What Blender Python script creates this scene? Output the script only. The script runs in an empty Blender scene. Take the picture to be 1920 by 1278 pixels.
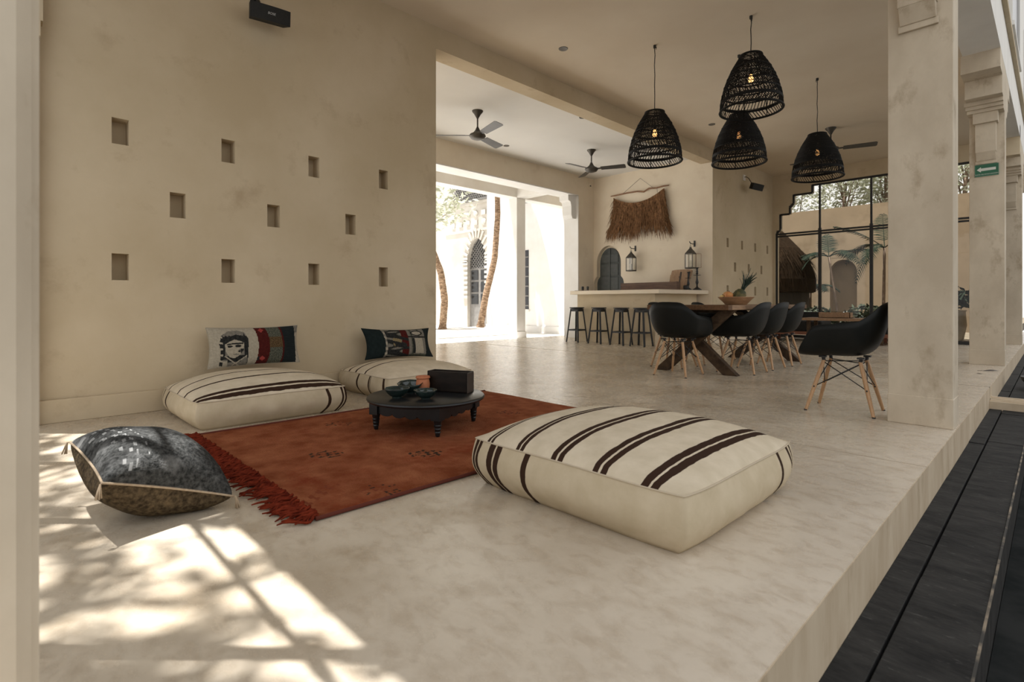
import bpy, bmesh, math, random
from mathutils import Vector, Matrix, Quaternion
random.seed(7)
C = bpy.context.scene.collection
PI = math.pi

# ------------------------------------------------------------------ helpers
class MB:
    """collects geometry that becomes ONE mesh object"""
    def __init__(s):
        s.v = []; s.f = []; s.m = []; s.uv = None
    def add(s, vs, fs, mi=0):
        o = len(s.v); s.v += [tuple(v) for v in vs]
        for f in fs: s.f.append(tuple(i + o for i in f)); s.m.append(mi)
    def box(s, a, b, mi=0, M=None):
        x0, y0, z0 = a; x1, y1, z1 = b
        vs = [Vector(p) for p in ((x0,y0,z0),(x1,y0,z0),(x1,y1,z0),(x0,y1,z0),(x0,y0,z1),(x1,y0,z1),(x1,y1,z1),(x0,y1,z1))]
        if M: vs = [M @ v for v in vs]
        s.add(vs, [(0,3,2,1),(4,5,6,7),(0,1,5,4),(1,2,6,5),(2,3,7,6),(3,0,4,7)], mi)
    def tube(s, pts, r, n=8, mi=0, closed=False, cap=True):
        pts = [Vector(p) for p in pts]; k = len(pts)
        rs = r if isinstance(r, (list, tuple)) else [r]*k
        vs = []; up = None
        for i, p in enumerate(pts):
            if closed: t = pts[(i+1) % k] - pts[i-1]
            else: t = pts[min(i+1,k-1)] - pts[max(i-1,0)]
            t = t.normalized() if t.length > 1e-9 else Vector((0,0,1))
            if up is None:
                up = Vector((0,0,1)) if abs(t.z) < .9 else Vector((1,0,0))
            a = up - t*up.dot(t)
            a = a.normalized() if a.length > 1e-6 else t.orthogonal().normalized()
            up = a; b = t.cross(a)
            for j in range(n):
                w = 2*PI*j/n
                vs.append(p + (a*math.cos(w) + b*math.sin(w))*rs[i])
        fs = []
        for i in range(k if closed else k-1):
            i2 = (i+1) % k
            for j in range(n):
                j2 = (j+1) % n
                fs.append((i*n+j, i*n+j2, i2*n+j2, i2*n+j))
        if not closed and cap:
            fs.append(tuple(range(n-1,-1,-1))); fs.append(tuple((k-1)*n+j for j in range(n)))
        s.add(vs, fs, mi)
    def bar(s, p, q, w, h, mi=0, up=(0,0,1)):
        """rectangular beam from p to q"""
        p = Vector(p); q = Vector(q); t = (q-p).normalized(); u = Vector(up)
        a = t.cross(u); a = a.normalized() if a.length > 1e-6 else t.orthogonal().normalized()
        b = a.cross(t).normalized()
        vs = []
        for c in (p, q):
            for sx, sy in ((-1,-1),(1,-1),(1,1),(-1,1)):
                vs.append(c + a*(sx*w/2) + b*(sy*h/2))
        s.add(vs, [(0,3,2,1),(4,5,6,7),(0,1,5,4),(1,2,6,5),(2,3,7,6),(3,0,4,7)], mi)
    def lathe(s, prof, n=32, c=(0,0,0), mi=0, M=None, warp=None):
        vs = []; k = len(prof)
        for i, (r, z) in enumerate(prof):
            for j in range(n):
                w = 2*PI*j/n
                rr = r*(warp(w, i) if warp else 1)
                v = Vector((rr*math.cos(w), rr*math.sin(w), z))
                if M: v = M @ v
                vs.append(v + Vector(c))
        fs = [(i*n+j, i*n+(j+1)%n, (i+1)*n+(j+1)%n, (i+1)*n+j) for i in range(k-1) for j in range(n)]
        if prof[0][0] > 1e-6: fs.append(tuple(range(n-1,-1,-1)))
        if prof[-1][0] > 1e-6: fs.append(tuple((k-1)*n+j for j in range(n)))
        s.add(vs, fs, mi)
    def prism(s, poly, axis, a, b, mi=0):
        """extrude a 2-D polygon along axis 'x','y' or 'z' from a to b"""
        def P(p, t):
            return {'x': (t,p[0],p[1]), 'y': (p[0],t,p[1]), 'z': (p[0],p[1],t)}[axis]
        n = len(poly)
        vs = [P(p,a) for p in poly] + [P(p,b) for p in poly]
        fs = [tuple(range(n)), tuple(range(2*n-1,n-1,-1))]
        fs += [(i, i+n, (i+1)%n+n, (i+1)%n) for i in range(n)]
        s.add(vs, fs, mi)
    def build(s, name, mats, parent=None, smooth=False, loc=None, bevel=0, fixn=True, ang=None):
        me = bpy.data.meshes.new(name)
        me.from_pydata(s.v, [], s.f)
        if not isinstance(mats, (list, tuple)): mats = [mats]
        for m in mats: me.materials.append(m)
        if len(mats) > 1: me.polygons.foreach_set('material_index', s.m)
        if fixn:
            bm = bmesh.new(); bm.from_mesh(me); bmesh.ops.recalc_face_normals(bm, faces=bm.faces); bm.to_mesh(me); bm.free()
        if smooth:
            me.polygons.foreach_set('use_smooth', [True]*len(me.polygons))
            if ang:
                try: me.set_sharp_from_angle(angle=math.radians(ang))
                except Exception: pass
        if s.uv is not None:
            ul = me.uv_layers.new(name='UVMap')
            for p in me.polygons:
                for li, vi in zip(p.loop_indices, p.vertices):
                    ul.data[li].uv = s.uv[vi]
        o = bpy.data.objects.new(name, me); C.objects.link(o)
        if parent: o.parent = parent
        if loc: o.location = loc
        if bevel:
            b = o.modifiers.new('bevel', 'BEVEL'); b.width = bevel; b.segments = 2; b.limit_method = 'ANGLE'
        return o

def tag(o, label=None, cat=None, group=None, kind=None):
    if label: o['label'] = label
    if cat: o['category'] = cat
    if group: o['group'] = group
    if kind: o['kind'] = kind
    return o
def empty(name, loc=(0,0,0), rz=0, label=None, cat=None, group=None):
    o = bpy.data.objects.new(name, None); C.objects.link(o); o.empty_display_size = .05
    o.location = loc; o.rotation_euler = (0,0,rz)
    return tag(o, label, cat, group)
def dup(o, loc=None, rz=None, label=None, parent=None):
    c = o.copy(); C.objects.link(c)
    if parent: c.parent = parent
    if loc is not None: c.location = loc
    if rz is not None: c.rotation_euler = (0,0,rz)
    if label: c['label'] = label
    for ch in list(o.children): dup(ch, parent=c)
    return c

def realise(t):
    # turn a text curve into a plain mesh object
    C.objects.link(t); dg = bpy.context.evaluated_depsgraph_get(); dg.update()
    me = bpy.data.meshes.new_from_object(t.evaluated_get(dg)); nm = t.name
    cu = t.data; bpy.data.objects.remove(t); bpy.data.curves.remove(cu)
    o = bpy.data.objects.new(nm, me); C.objects.link(o); return o

# ------------------------------------------------------------------ materials
def N(nt, typ, **kw):
    n = nt.nodes.new(typ)
    for k, v in kw.items():
        if k.startswith('i_'):
            n.inputs[k[2:].replace('_',' ')].default_value = v
        else: setattr(n, k, v)
    return n
def mat(name, col, col2=None, rough=.6, scale=3., detail=5., contrast=(.35,.65), bump=0, bscale=40., spec=.5, metal=0, stretch=(1,1,1), spots=None, coord='Object', sheen=0, coat=0):
    m = bpy.data.materials.new(name); m.use_nodes = True
    nt = m.node_tree; b = nt.nodes['Principled BSDF']; L = nt.links.new
    b.inputs['Roughness'].default_value = rough; b.inputs['Metallic'].default_value = metal
    b.inputs['Specular IOR Level'].default_value = spec
    b.inputs['Base Color'].default_value = (*col, 1)
    if sheen: b.inputs['Sheen Weight'].default_value = sheen
    if coat: b.inputs['Coat Weight'].default_value = coat; b.inputs['Coat Roughness'].default_value = .1
    if col2 or bump or spots:
        tc = N(nt, 'ShaderNodeTexCoord'); mp = N(nt, 'ShaderNodeMapping'); mp.inputs['Scale'].default_value = stretch
        L(tc.outputs[coord], mp.inputs['Vector'])
    out = None
    if col2:
        nz = N(nt, 'ShaderNodeTexNoise', i_Scale=scale, i_Detail=detail, i_Roughness=.6)
        L(mp.outputs[0], nz.inputs['Vector'])
        mr = N(nt, 'ShaderNodeMapRange'); mr.inputs[1].default_value = contrast[0]; mr.inputs[2].default_value = contrast[1]
        L(nz.outputs[0], mr.inputs[0])
        mx = N(nt, 'ShaderNodeMix', data_type='RGBA'); mx.inputs[6].default_value = (*col,1); mx.inputs[7].default_value = (*col2,1)
        L(mr.outputs[0], mx.inputs[0]); out = mx.outputs[2]
    if spots:   # (colour, scale, threshold lo, hi)
        c3, sc, lo, hi = spots
        nz = N(nt, 'ShaderNodeTexNoise', i_Scale=sc, i_Detail=6., i_Roughness=.65)
        L(mp.outputs[0], nz.inputs['Vector'])
        mr = N(nt, 'ShaderNodeMapRange'); mr.inputs[1].default_value = lo; mr.inputs[2].default_value = hi
        L(nz.outputs[0], mr.inputs[0])
        mx = N(nt, 'ShaderNodeMix', data_type='RGBA'); mx.inputs[7].default_value = (*c3,1)
        if out: L(out, mx.inputs[6])
        else: mx.inputs[6].default_value = (*col,1)
        L(mr.outputs[0], mx.inputs[0]); out = mx.outputs[2]
    if out: L(out, b.inputs['Base Color'])
    if bump:
        nz = N(nt, 'ShaderNodeTexNoise', i_Scale=bscale, i_Detail=4.)
        L(mp.outputs[0], nz.inputs['Vector'])
        bp = N(nt, 'ShaderNodeBump', i_Strength=bump, i_Distance=.01)
        L(nz.outputs[0], bp.inputs['Height']); L(bp.outputs[0], b.inputs['Normal'])
    m['out'] = 0
    return m
def striped(name, base, base2, dark, xs, axis, bumpscale=900.):
    """woven wool with stripes at given (lo, hi) intervals of a UV coordinate"""
    m = mat(name, base, base2, rough=.95, scale=9., bump=0, spec=.1, coord='UV', stretch=(1,1,1))
    nt = m.node_tree; L = nt.links.new; b = nt.nodes['Principled BSDF']
    tc = N(nt, 'ShaderNodeTexCoord'); sp = N(nt, 'ShaderNodeSeparateXYZ')
    L(tc.outputs['UV'], sp.inputs[0])
    nz = N(nt, 'ShaderNodeTexNoise', i_Scale=14., i_Detail=5.); L(tc.outputs['UV'], nz.inputs['Vector'])
    sub = N(nt, 'ShaderNodeMath', operation='MULTIPLY_ADD'); L(nz.outputs[0], sub.inputs[0]); sub.inputs[1].default_value = .014; sub.inputs[2].default_value = -.007
    ad = N(nt, 'ShaderNodeMath', operation='ADD'); L(sp.outputs[axis], ad.inputs[0]); L(sub.outputs[0], ad.inputs[1])
    acc = None
    for lo, hi in xs:
        d = N(nt, 'ShaderNodeMath', operation='COMPARE'); L(ad.outputs[0], d.inputs[0])
        d.inputs[1].default_value = (lo+hi)/2; d.inputs[2].default_value = (hi-lo)/2
        if acc is None: acc = d.outputs[0]
        else:
            mx = N(nt, 'ShaderNodeMath', operation='MAXIMUM'); L(acc, mx.inputs[0]); L(d.outputs[0], mx.inputs[1]); acc = mx.outputs[0]
    src = b.inputs['Base Color'].links[0].from_socket
    mx = N(nt, 'ShaderNodeMix', data_type='RGBA'); mx.inputs[7].default_value = (*dark,1)
    L(src, mx.inputs[6]); L(acc, mx.inputs[0]); L(mx.outputs[2], b.inputs['Base Color'])
    # weave bump
    wv = N(nt, 'ShaderNodeTexWave', i_Scale=bumpscale/6.28, i_Distortion=1.5); wv.bands_direction = 'Y'
    L(tc.outputs['UV'], wv.inputs['Vector'])
    n2 = N(nt, 'ShaderNodeTexNoise', i_Scale=9., i_Detail=6.); L(tc.outputs['UV'], n2.inputs['Vector'])
    a2 = N(nt, 'ShaderNodeMath', operation='MULTIPLY_ADD'); L(n2.outputs[0], a2.inputs[0]); a2.inputs[1].default_value = 2.; L(wv.outputs[1], a2.inputs[2])
    bp = N(nt, 'ShaderNodeBump', i_Strength=.35, i_Distance=.004); L(a2.outputs[0], bp.inputs['Height']); L(bp.outputs[0], b.inputs['Normal'])
    return m
def glass_mat(name, tint=(1,1,1), refl=.07):
    m = bpy.data.materials.new(name); m.use_nodes = True; nt = m.node_tree; nt.nodes.clear(); L = nt.links.new
    o = N(nt, 'ShaderNodeOutputMaterial'); t = N(nt, 'ShaderNodeBsdfTransparent'); t.inputs[0].default_value = (*tint,1)
    g = N(nt, 'ShaderNodeBsdfGlossy'); g.inputs['Roughness'].default_value = .02
    mx = N(nt, 'ShaderNodeMixShader'); mx.inputs[0].default_value = refl
    L(t.outputs[0], mx.inputs[1]); L(g.outputs[0], mx.inputs[2]); L(mx.outputs[0], o.inputs[0])
    return m
def emit_mat(name, col, strength):
    m = bpy.data.materials.new(name); m.use_nodes = True; nt = m.node_tree; b = nt.nodes['Principled BSDF']
    b.inputs['Base Color'].default_value = (*col,1); b.inputs['Emission Color'].default_value = (*col,1); b.inputs['Emission Strength'].default_value = strength
    return m

PL = mat('plaster', (.50,.408,.275), (.585,.49,.35), rough=.85, scale=1.1, detail=7., bump=.12, bscale=18., spec=.2, spots=((.39,.30,.195), 3.1, .58, .85))
PLC = mat('ceiling_plaster', (.68,.585,.46), (.73,.64,.515), rough=.9, scale=.8, detail=4., spec=.15, bump=.05, bscale=9.)
PLB = mat('pale_bar_plaster', (.68,.59,.465), (.74,.66,.53), rough=.85, scale=1.3, detail=6., spec=.2, bump=.08, bscale=15., spots=((.57,.47,.35), 2.2, .6, .9))
PLP = mat('column_plaster', (.50,.425,.325), (.615,.535,.42), rough=.85, scale=3.2, detail=9., bump=.25, bscale=16., spec=.2, stretch=(1,1,.6), spots=((.33,.255,.17), 4.2, .55, .74))
WHT = mat('white_plaster', (.76,.75,.73), (.69,.67,.63), rough=.9, scale=1.4, detail=6., spec=.15)
TAN = mat('tan_plaster', (.225,.168,.108), (.275,.208,.136), rough=.9, scale=.9, detail=6., spec=.15, spots=((.18,.13,.08), 1.7, .55, .8))
STONE = mat('pale_edge_stone', (.60,.50,.37), (.50,.40,.28), rough=.7, scale=6., stretch=(1,3,.5), bump=.15, bscale=25.)
SLATE = mat('dark_slate', (.014,.014,.014), (.036,.035,.033), rough=.75, scale=7., detail=9., contrast=(.35,.65), bump=.25, bscale=30., spec=.15, stretch=(1,2.2,1), spots=((.10,.096,.09), 24., .60, .80))
SLATE2 = mat('wet_slate', (.012,.014,.014), (.03,.031,.03), rough=.85, scale=5., detail=8., bump=.1, bscale=18., spec=.04)
BLK = mat('black_metal', (.012,.012,.012), (.02,.02,.02), rough=.5, scale=20.)
SHELL = mat('black_shell_plastic', (.005,.006,.0055), (.007,.008,.0075), rough=.5, scale=8., spec=.22)
BEECH = mat('beech_wood', (.42,.24,.12), (.52,.32,.17), rough=.5, scale=16., stretch=(6,6,.6), detail=6.)
TABLEW = mat('dark_table_wood', (.10,.052,.026), (.16,.085,.043), rough=.55, scale=7., stretch=(6,.7,6), detail=8., bump=.1, bscale=30., spec=.2)
TABLEW2 = mat('reclaimed_wood_edge', (.22,.13,.07), (.33,.20,.11), rough=.6, scale=7., stretch=(6,.8,6), detail=8.)
BEAMW = mat('leg_wood', (.035,.021,.012), (.085,.053,.030), spec=.2, rough=.65, scale=9., stretch=(2,2,2), detail=8.)
BOWLW = mat('carved_bowl_wood', (.36,.20,.10), (.50,.31,.17), rough=.6, scale=9., stretch=(1,1,4), detail=7.)
BRNW = mat('brown_bench_wood', (.075,.038,.022), (.13,.07,.04), rough=.55, scale=6., stretch=(.7,5,5), detail=8.)
BOARDW = mat('worn_board_wood', (.25,.15,.09), (.38,.25,.15), rough=.75, scale=7., stretch=(5,5,.8), detail=8., spots=((.09,.05,.03), 5., .62, .7))
STOOLB = mat('black_stool_paint', (.010,.010,.010), (.016,.015,.014), rough=.5, scale=14.)
RATT = mat('black_rattan', (.004,.004,.004), (.008,.007,.006), rough=.6, scale=40., spec=.2)
CORD = mat('dark_cord', (.015,.013,.011), rough=.7)
RAFF = mat('raffia', (.075,.036,.017), (.27,.145,.070), rough=.9, scale=26., stretch=(2.2,1,.45), detail=8., contrast=(.33,.66), spec=.15)
BRANCH = mat('branch_bark', (.20,.10,.055), (.29,.16,.09), rough=.8, scale=20.)
DOORG = mat('slate_blue_door_paint', (.040,.046,.046), (.062,.068,.067), rough=.6, scale=9., bump=.1)
CHAR = mat('charcoal_paint', (.006,.007,.0075), (.011,.012,.013), rough=.34, scale=9., spec=.4)
TERRA = mat('terracotta', (.42,.14,.06), (.50,.19,.09), rough=.75, scale=16.)
BOWLG = mat('green_black_glaze', (.006,.014,.013), (.018,.035,.031), rough=.12, scale=9., spec=.7)
DKWOOD = mat('blackened_wood', (.006,.004,.003), (.016,.010,.007), rough=.5, scale=9., stretch=(1,1,3), spec=.2)
BRNW2 = mat('dark_brown_panel', (.028,.017,.011), (.042,.026,.017), rough=.5, scale=9.)
GLASS = glass_mat('window_glass', (.90,.90,.88), .03)
LGLASS = glass_mat('lantern_glass', (.95,.95,.93), .14)
BULB = emit_mat('bulb_filament_glow', (1.,.50,.17), 3.6)
SPOTL = emit_mat('spot_lens', (1.,.9,.75), .35)
CHROME = mat('dull_chrome', (.12,.11,.095), rough=.35, metal=.7)
PEWTER = mat('dark_pewter', (.06,.052,.045), (.10,.09,.075), rough=.5, metal=.6, scale=12.)
SPK = mat('speaker_black', (.006,.006,.006), (.010,.010,.010), rough=.7, scale=60.)
MARK = mat('silver_mark', (.5,.5,.5), rough=.5)
GREEN = mat('sign_green', (.012,.10,.05), (.015,.12,.06), rough=.5, scale=3.)
SIGNW = mat('sign_white', (.62,.62,.56), rough=.6)
LEAFG = mat('leaf_green', (.018,.028,.014), (.045,.058,.03), rough=.6, scale=1.4, contrast=(.3,.7))
LEAFP = mat('pale_leaf', (.33,.345,.24), (.58,.58,.46), rough=.6, scale=1.7, contrast=(.3,.7))
def translucent(m, f):
    nt = m.node_tree; b = nt.nodes['Principled BSDF']; o = next(n for n in nt.nodes if n.type == 'OUTPUT_MATERIAL')
    t = N(nt, 'ShaderNodeBsdfTranslucent'); mx = N(nt, 'ShaderNodeMixShader'); mx.inputs[0].default_value = f
    nt.links.new(b.inputs['Base Color'].links[0].from_socket, t.inputs[0])
    nt.links.new(b.outputs[0], mx.inputs[1]); nt.links.new(t.outputs[0], mx.inputs[2]); nt.links.new(mx.outputs[0], o.inputs[0])
translucent(LEAFP, .5)
PALMG = mat('palm_green', (.007,.011,.008), (.022,.030,.020), rough=1., scale=3., contrast=(.3,.7), spec=.02)
BARK = mat('tree_bark', (.14,.095,.065), (.24,.17,.12), rough=.9, scale=9., stretch=(1,1,.4))
PBARK = mat('palm_bark', (.13,.075,.04), (.38,.26,.165), rough=.9, scale=11., stretch=(1,1,3.2), contrast=(.40,.60), bump=.5, bscale=20.)
THATCH = mat('thatch', (.008,.005,.003), (.026,.016,.009), rough=1., scale=30., stretch=(1,1,.25), spec=.02)
SOIL = mat('garden_soil', (.10,.08,.05), (.17,.135,.09), rough=.95, scale=4.)
COURT = mat('courtyard_paving', (.78,.76,.72), (.70,.67,.62), rough=.85, scale=3.)
POTM = mat('stone_pot', (.34,.31,.26), (.42,.38,.32), rough=.8, scale=7.)
SOFA = mat('black_upholstery', (.010,.010,.010), (.018,.017,.016), rough=.9, scale=30.)
REDW = mat('reddish_wood', (.20,.075,.04), (.28,.11,.06), rough=.55, scale=8., stretch=(.7,5,5))

# polished concrete floor (with edge wear, painted sky reflection, thin crack lines)
def floor_mat():
    m = mat('polished_concrete', (.44,.365,.27), (.62,.545,.435), rough=.3, scale=1.7, detail=12., contrast=(.36,.64), spec=.5, spots=((.36,.28,.19), 2.7, .55, .72))
    nt = m.node_tree; L = nt.links.new; b = nt.nodes['Principled BSDF']
    tc = N(nt, 'ShaderNodeTexCoord'); sp = N(nt, 'ShaderNodeSeparateXYZ'); L(tc.outputs['Object'], sp.inputs[0])
    # scuffs: stretched fine noise
    mp = N(nt, 'ShaderNodeMapping'); mp.inputs['Scale'].default_value = (3.2, 5., 1.); mp.inputs['Rotation'].default_value = (0,0,.5); L(tc.outputs['Object'], mp.inputs[0])
    sc = N(nt, 'ShaderNodeTexNoise', i_Scale=3.2, i_Detail=9., i_Roughness=.7, i_Distortion=.25); L(mp.outputs[0], sc.inputs['Vector'])
    mr = N(nt, 'ShaderNodeMapRange'); mr.inputs[1].default_value = .46; mr.inputs[2].default_value = .72; mr.inputs[4].default_value = .60; L(sc.outputs[0], mr.inputs[0])
    src = b.inputs['Base Color'].links[0].from_socket
    # edge wear along the drop, blended wider to paint in sky reflection
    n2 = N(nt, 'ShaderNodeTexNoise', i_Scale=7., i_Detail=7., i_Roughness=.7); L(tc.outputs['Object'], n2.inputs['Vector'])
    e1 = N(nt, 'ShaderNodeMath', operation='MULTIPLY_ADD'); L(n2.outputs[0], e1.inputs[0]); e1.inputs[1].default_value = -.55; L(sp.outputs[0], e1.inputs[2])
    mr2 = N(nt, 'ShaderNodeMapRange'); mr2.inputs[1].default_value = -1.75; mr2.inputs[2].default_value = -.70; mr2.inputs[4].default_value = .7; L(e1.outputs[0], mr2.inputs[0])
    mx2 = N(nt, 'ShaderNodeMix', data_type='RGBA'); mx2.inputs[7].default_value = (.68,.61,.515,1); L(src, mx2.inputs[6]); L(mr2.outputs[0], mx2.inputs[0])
    mx = N(nt, 'ShaderNodeMix', data_type='RGBA'); mx.inputs[7].default_value = (.37,.29,.20,1); L(mx2.outputs[2], mx.inputs[6]); L(mr.outputs[0], mx.inputs[0])
    # crack line at y = 3.25
    cr = N(nt, 'ShaderNodeMath', operation='COMPARE'); cr.inputs[1].default_value = 3.25; cr.inputs[2].default_value = .0035
    w = N(nt, 'ShaderNodeMath', operation='MULTIPLY_ADD'); L(n2.outputs[0], w.inputs[0]); w.inputs[1].default_value = .02; L(sp.outputs[1], w.inputs[2]); L(w.outputs[0], cr.inputs[0])
    mx3 = N(nt, 'ShaderNodeMix', data_type='RGBA'); mx3.inputs[7].default_value = (.28,.20,.13,1); L(mx.outputs[2], mx3.inputs[6]); L(cr.outputs[0], mx3.inputs[0])
    L(mx3.outputs[2], b.inputs['Base Color'])
    # roughness + gentle waviness
    mr3 = N(nt, 'ShaderNodeMapRange'); mr3.inputs[3].default_value = .17; mr3.inputs[4].default_value = .36; L(sc.outputs[0], mr3.inputs[0]); L(mr3.outputs[0], b.inputs['Roughness'])
    n4 = N(nt, 'ShaderNodeTexNoise', i_Scale=1.6, i_Detail=2.); L(mp.outputs[0], n4.inputs['Vector'])
    bp = N(nt, 'ShaderNodeBump', i_Strength=.05, i_Distance=.01); L(n4.outputs[0], bp.inputs['Height']); L(bp.outputs[0], b.inputs['Normal'])
    # small dark scratches and specks
    n5 = N(nt, 'ShaderNodeTexNoise', i_Scale=9., i_Detail=5., i_Roughness=.75, i_Distortion=1.2); L(mp.outputs[0], n5.inputs['Vector'])
    mr5 = N(nt, 'ShaderNodeMapRange'); mr5.inputs[1].default_value = .64; mr5.inputs[2].default_value = .74; mr5.inputs[4].default_value = .55; L(n5.outputs[0], mr5.inputs[0])
    mx5 = N(nt, 'ShaderNodeMix', data_type='RGBA'); mx5.inputs[7].default_value = (.25,.19,.13,1); L(mx3.outputs[2], mx5.inputs[6]); L(mr5.outputs[0], mx5.inputs[0]); L(mx5.outputs[2], b.inputs['Base Color'])
    return m
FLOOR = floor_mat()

# ------------------------------------------------------------------ camera + light
cam = bpy.data.cameras.new('camera'); co = bpy.data.objects.new('camera', cam); C.objects.link(co)
F = 990.; A = math.atan2(1020, F)
cam.lens = F/1920*36; cam.sensor_width = 36; cam.shift_y = -72/1920; cam.clip_start = .02; cam.clip_end = 300
cam.dof.use_dof = True; cam.dof.focus_distance = 4.2; cam.dof.aperture_fstop = 4.
co.location = (0,0,.8); co.rotation_euler = (PI/2, 0, A)
bpy.context.scene.camera = co
S = bpy.context.scene
S.view_settings.view_transform = 'Standard'; S.view_settings.look = 'None'; S.view_settings.gamma = 1
S.view_settings.use_curve_mapping = False; S.view_settings.exposure = .06
S.cycles.use_denoising = True; S.cycles.max_bounces = 10; S.cycles.diffuse_bounces = 6; S.cycles.transparent_max_bounces = 24
S.cycles.caustics_reflective = False; S.cycles.caustics_refractive = False
S.cycles.sample_clamp_indirect = 6.

w = bpy.data.worlds.new('sky'); S.world = w; w.use_nodes = True
nt = w.node_tree; bg = nt.nodes['Background']
tc = N(nt, 'ShaderNodeTexCoord'); sp = N(nt, 'ShaderNodeSeparateXYZ'); nt.links.new(tc.outputs['Generated'], sp.inputs[0])
cr = N(nt, 'ShaderNodeValToRGB'); nt.links.new(sp.outputs[2], cr.inputs[0])
cr.color_ramp.elements[0].position = .0; cr.color_ramp.elements[0].color = (1.,.97,.92,1)
cr.color_ramp.elements[1].position = .7; cr.color_ramp.elements[1].color = (.97,.98,1.,1)
nt.links.new(cr.outputs[0], bg.inputs[0]); bg.inputs[1].default_value = 1.1

EL = math.radians(75.3)
sun = bpy.data.lights.new('sun', 'SUN'); so = bpy.data.objects.new('sun', sun); C.objects.link(so)
D = Vector((math.cos(EL)*.7071, math.cos(EL)*.7071, -math.sin(EL)))
so.rotation_euler = D.to_track_quat('-Z','Y').to_euler(); so.location = (-10,-10,20)
sun.energy = 12.; sun.angle = math.radians(.55); sun.color = (1.,.985,.965)

# ------------------------------------------------------------------ the setting
def struct(name, mb, m, label=None, **kw):
    o = mb.build(name, m, **kw); o['kind'] = 'structure'
    if label: o['label'] = label
    return o
WX = -4.66      # plane of the niche wall
ZC = 3.78       # ceiling of the living bay
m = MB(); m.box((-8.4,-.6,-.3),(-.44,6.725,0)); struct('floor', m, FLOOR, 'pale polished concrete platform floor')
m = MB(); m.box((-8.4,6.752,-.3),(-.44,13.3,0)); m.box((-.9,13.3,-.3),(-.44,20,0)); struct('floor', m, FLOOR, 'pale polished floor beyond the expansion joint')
m = MB(); m.box((-8.4,6.725,-.3),(-.445,6.752,-.012)); struct('trim_1', m, mat('dark_joint', (.16,.11,.07), rough=.8), 'dark expansion joint across the floor')
# ceilings
m = MB(); m.box((WX,-.0,ZC),(-.79,13.3,ZC+.2)); struct('ceiling', m, PLC, 'flat ceiling over the dining and lounge bay')
m = MB(); m.box((-7.7,2.0,3.68),(WX-.24,10.1,3.9)); struct('ceiling', m, mat('ceiling_plaster_bounce_lit', (.68,.665,.63), (.72,.705,.67), rough=.9, scale=.8, detail=4., spec=.15), 'flat ceiling over the bar bay')  # whiter than the other ceiling: courtyard bounce light put into the colour
m = MB(); m.box((WX-.24,3.38,3.54),(WX,9.97,3.98)); struct('trim_2', m, PL, 'long dropped beam between the two ceilings')

def niche_wall(y0, y1, z1, holes, depth, thick):
    ys = sorted({y0, y1, *[h[0] for h in holes], *[h[1] for h in holes]})
    zs = sorted({0, z1, *[h[2] for h in holes], *[h[3] for h in holes]})
    mb = MB()
    inh = lambda y, z: any(h[0]-1e-6 < y < h[1]+1e-6 and h[2]-1e-6 < z < h[3]+1e-6 for h in holes)
    for a, b in zip(ys, ys[1:]):
        for c, d in zip(zs, zs[1:]):
            if inh((a+b)/2, (c+d)/2): continue
            mb.add([(WX,a,c),(WX,b,c),(WX,b,d),(WX,a,d)], [(0,1,2,3)])
    for a, b, c, d in holes:
        q = WX - depth
        mb.add([(WX,a,c),(WX,b,c),(WX,b,d),(WX,a,d),(q,a,c),(q,b,c),(q,b,d),(q,a,d)],
               [(0,1,5,4),(1,2,6,5),(2,3,7,6),(3,0,4,7),(4,5,6,7)])
    t = WX - thick
    mb.add([(WX,y0,0),(WX,y1,0),(WX,y1,z1),(WX,y0,z1),(t,y0,0),(t,y1,0),(t,y1,z1),(t,y0,z1)],
           [(0,4,5,1),(1,5,6,2),(3,2,6,7),(0,3,7,4),(4,7,6,5)])
    return mb
def niches(yb, cols, odd):
    out = []
    for k in range(cols):
        out += [(yb+.707*k, yb+.707*k+.10, 1.93, 2.115), (yb+.707*k, yb+.707*k+.10, .96, 1.15)]
    for k in range(odd): out.append((yb+.353+.707*k, yb+.353+.707*k+.105, 1.445, 1.635))
    return out
o = struct('wall_left', niche_wall(-.0, 3.38, 4.0, niches(.57, 4, 3), .13, .24), PL, 'tan plaster wall with three rows of small niches', fixn=False)
o = struct('wall_right', niche_wall(9.975, 13.3, 4.0, niches(10.6, 4, 3), .13, .24), PL, 'tan plaster wall with small niches beyond the bar', fixn=False)
m = MB(); m.box((WX,.17,0),(WX+.035,3.38,.155)); struct('baseboard_left', m, PL, bevel=.004)
# back wall of the bar, with an arched door reveal
def door_outline(g=0):
    x0, x1, xm0, xm1 = -7.47-g, -6.75+g, -7.39-g, -6.83+g
    pts = [(x0,0),(x1,0),(x1,1.26),(x1-.02,1.33),(xm1,1.40)]
    cx, r = (xm0+xm1)/2, (xm1-xm0)/2
    for k in range(17):
        t = PI*k/16; pts.append((cx+r*math.cos(t), 1.70+(.35+g)*math.sin(t)))
    pts += [(xm0,1.40),(x0+.02,1.33),(x0,1.26)]
    return pts
def slab_with_hole(mb, rect, hole, y):
    """face at y = const with a polygonal hole (hole touches the bottom edge)"""
    import mathutils.geometry as G
    outer = [Vector((rect[0],rect[2])), Vector((hole[0][0],rect[2]))] + [Vector(p) for p in reversed(hole[2:])] + [Vector((hole[1][0],hole[1][1]))]
    outer += [Vector((rect[1],rect[2])), Vector((rect[1],rect[3])), Vector((rect[0],rect[3]))]
    tri = G.tessellate_polygon([[v.to_3d() for v in outer]])
    mb.add([(v.x, y, v.y) for v in outer], list(tri))
dol = door_outline(.05)
m = MB()
slab_with_hole(m, (-7.75,WX,0,4.0), dol, 9.97)
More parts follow.
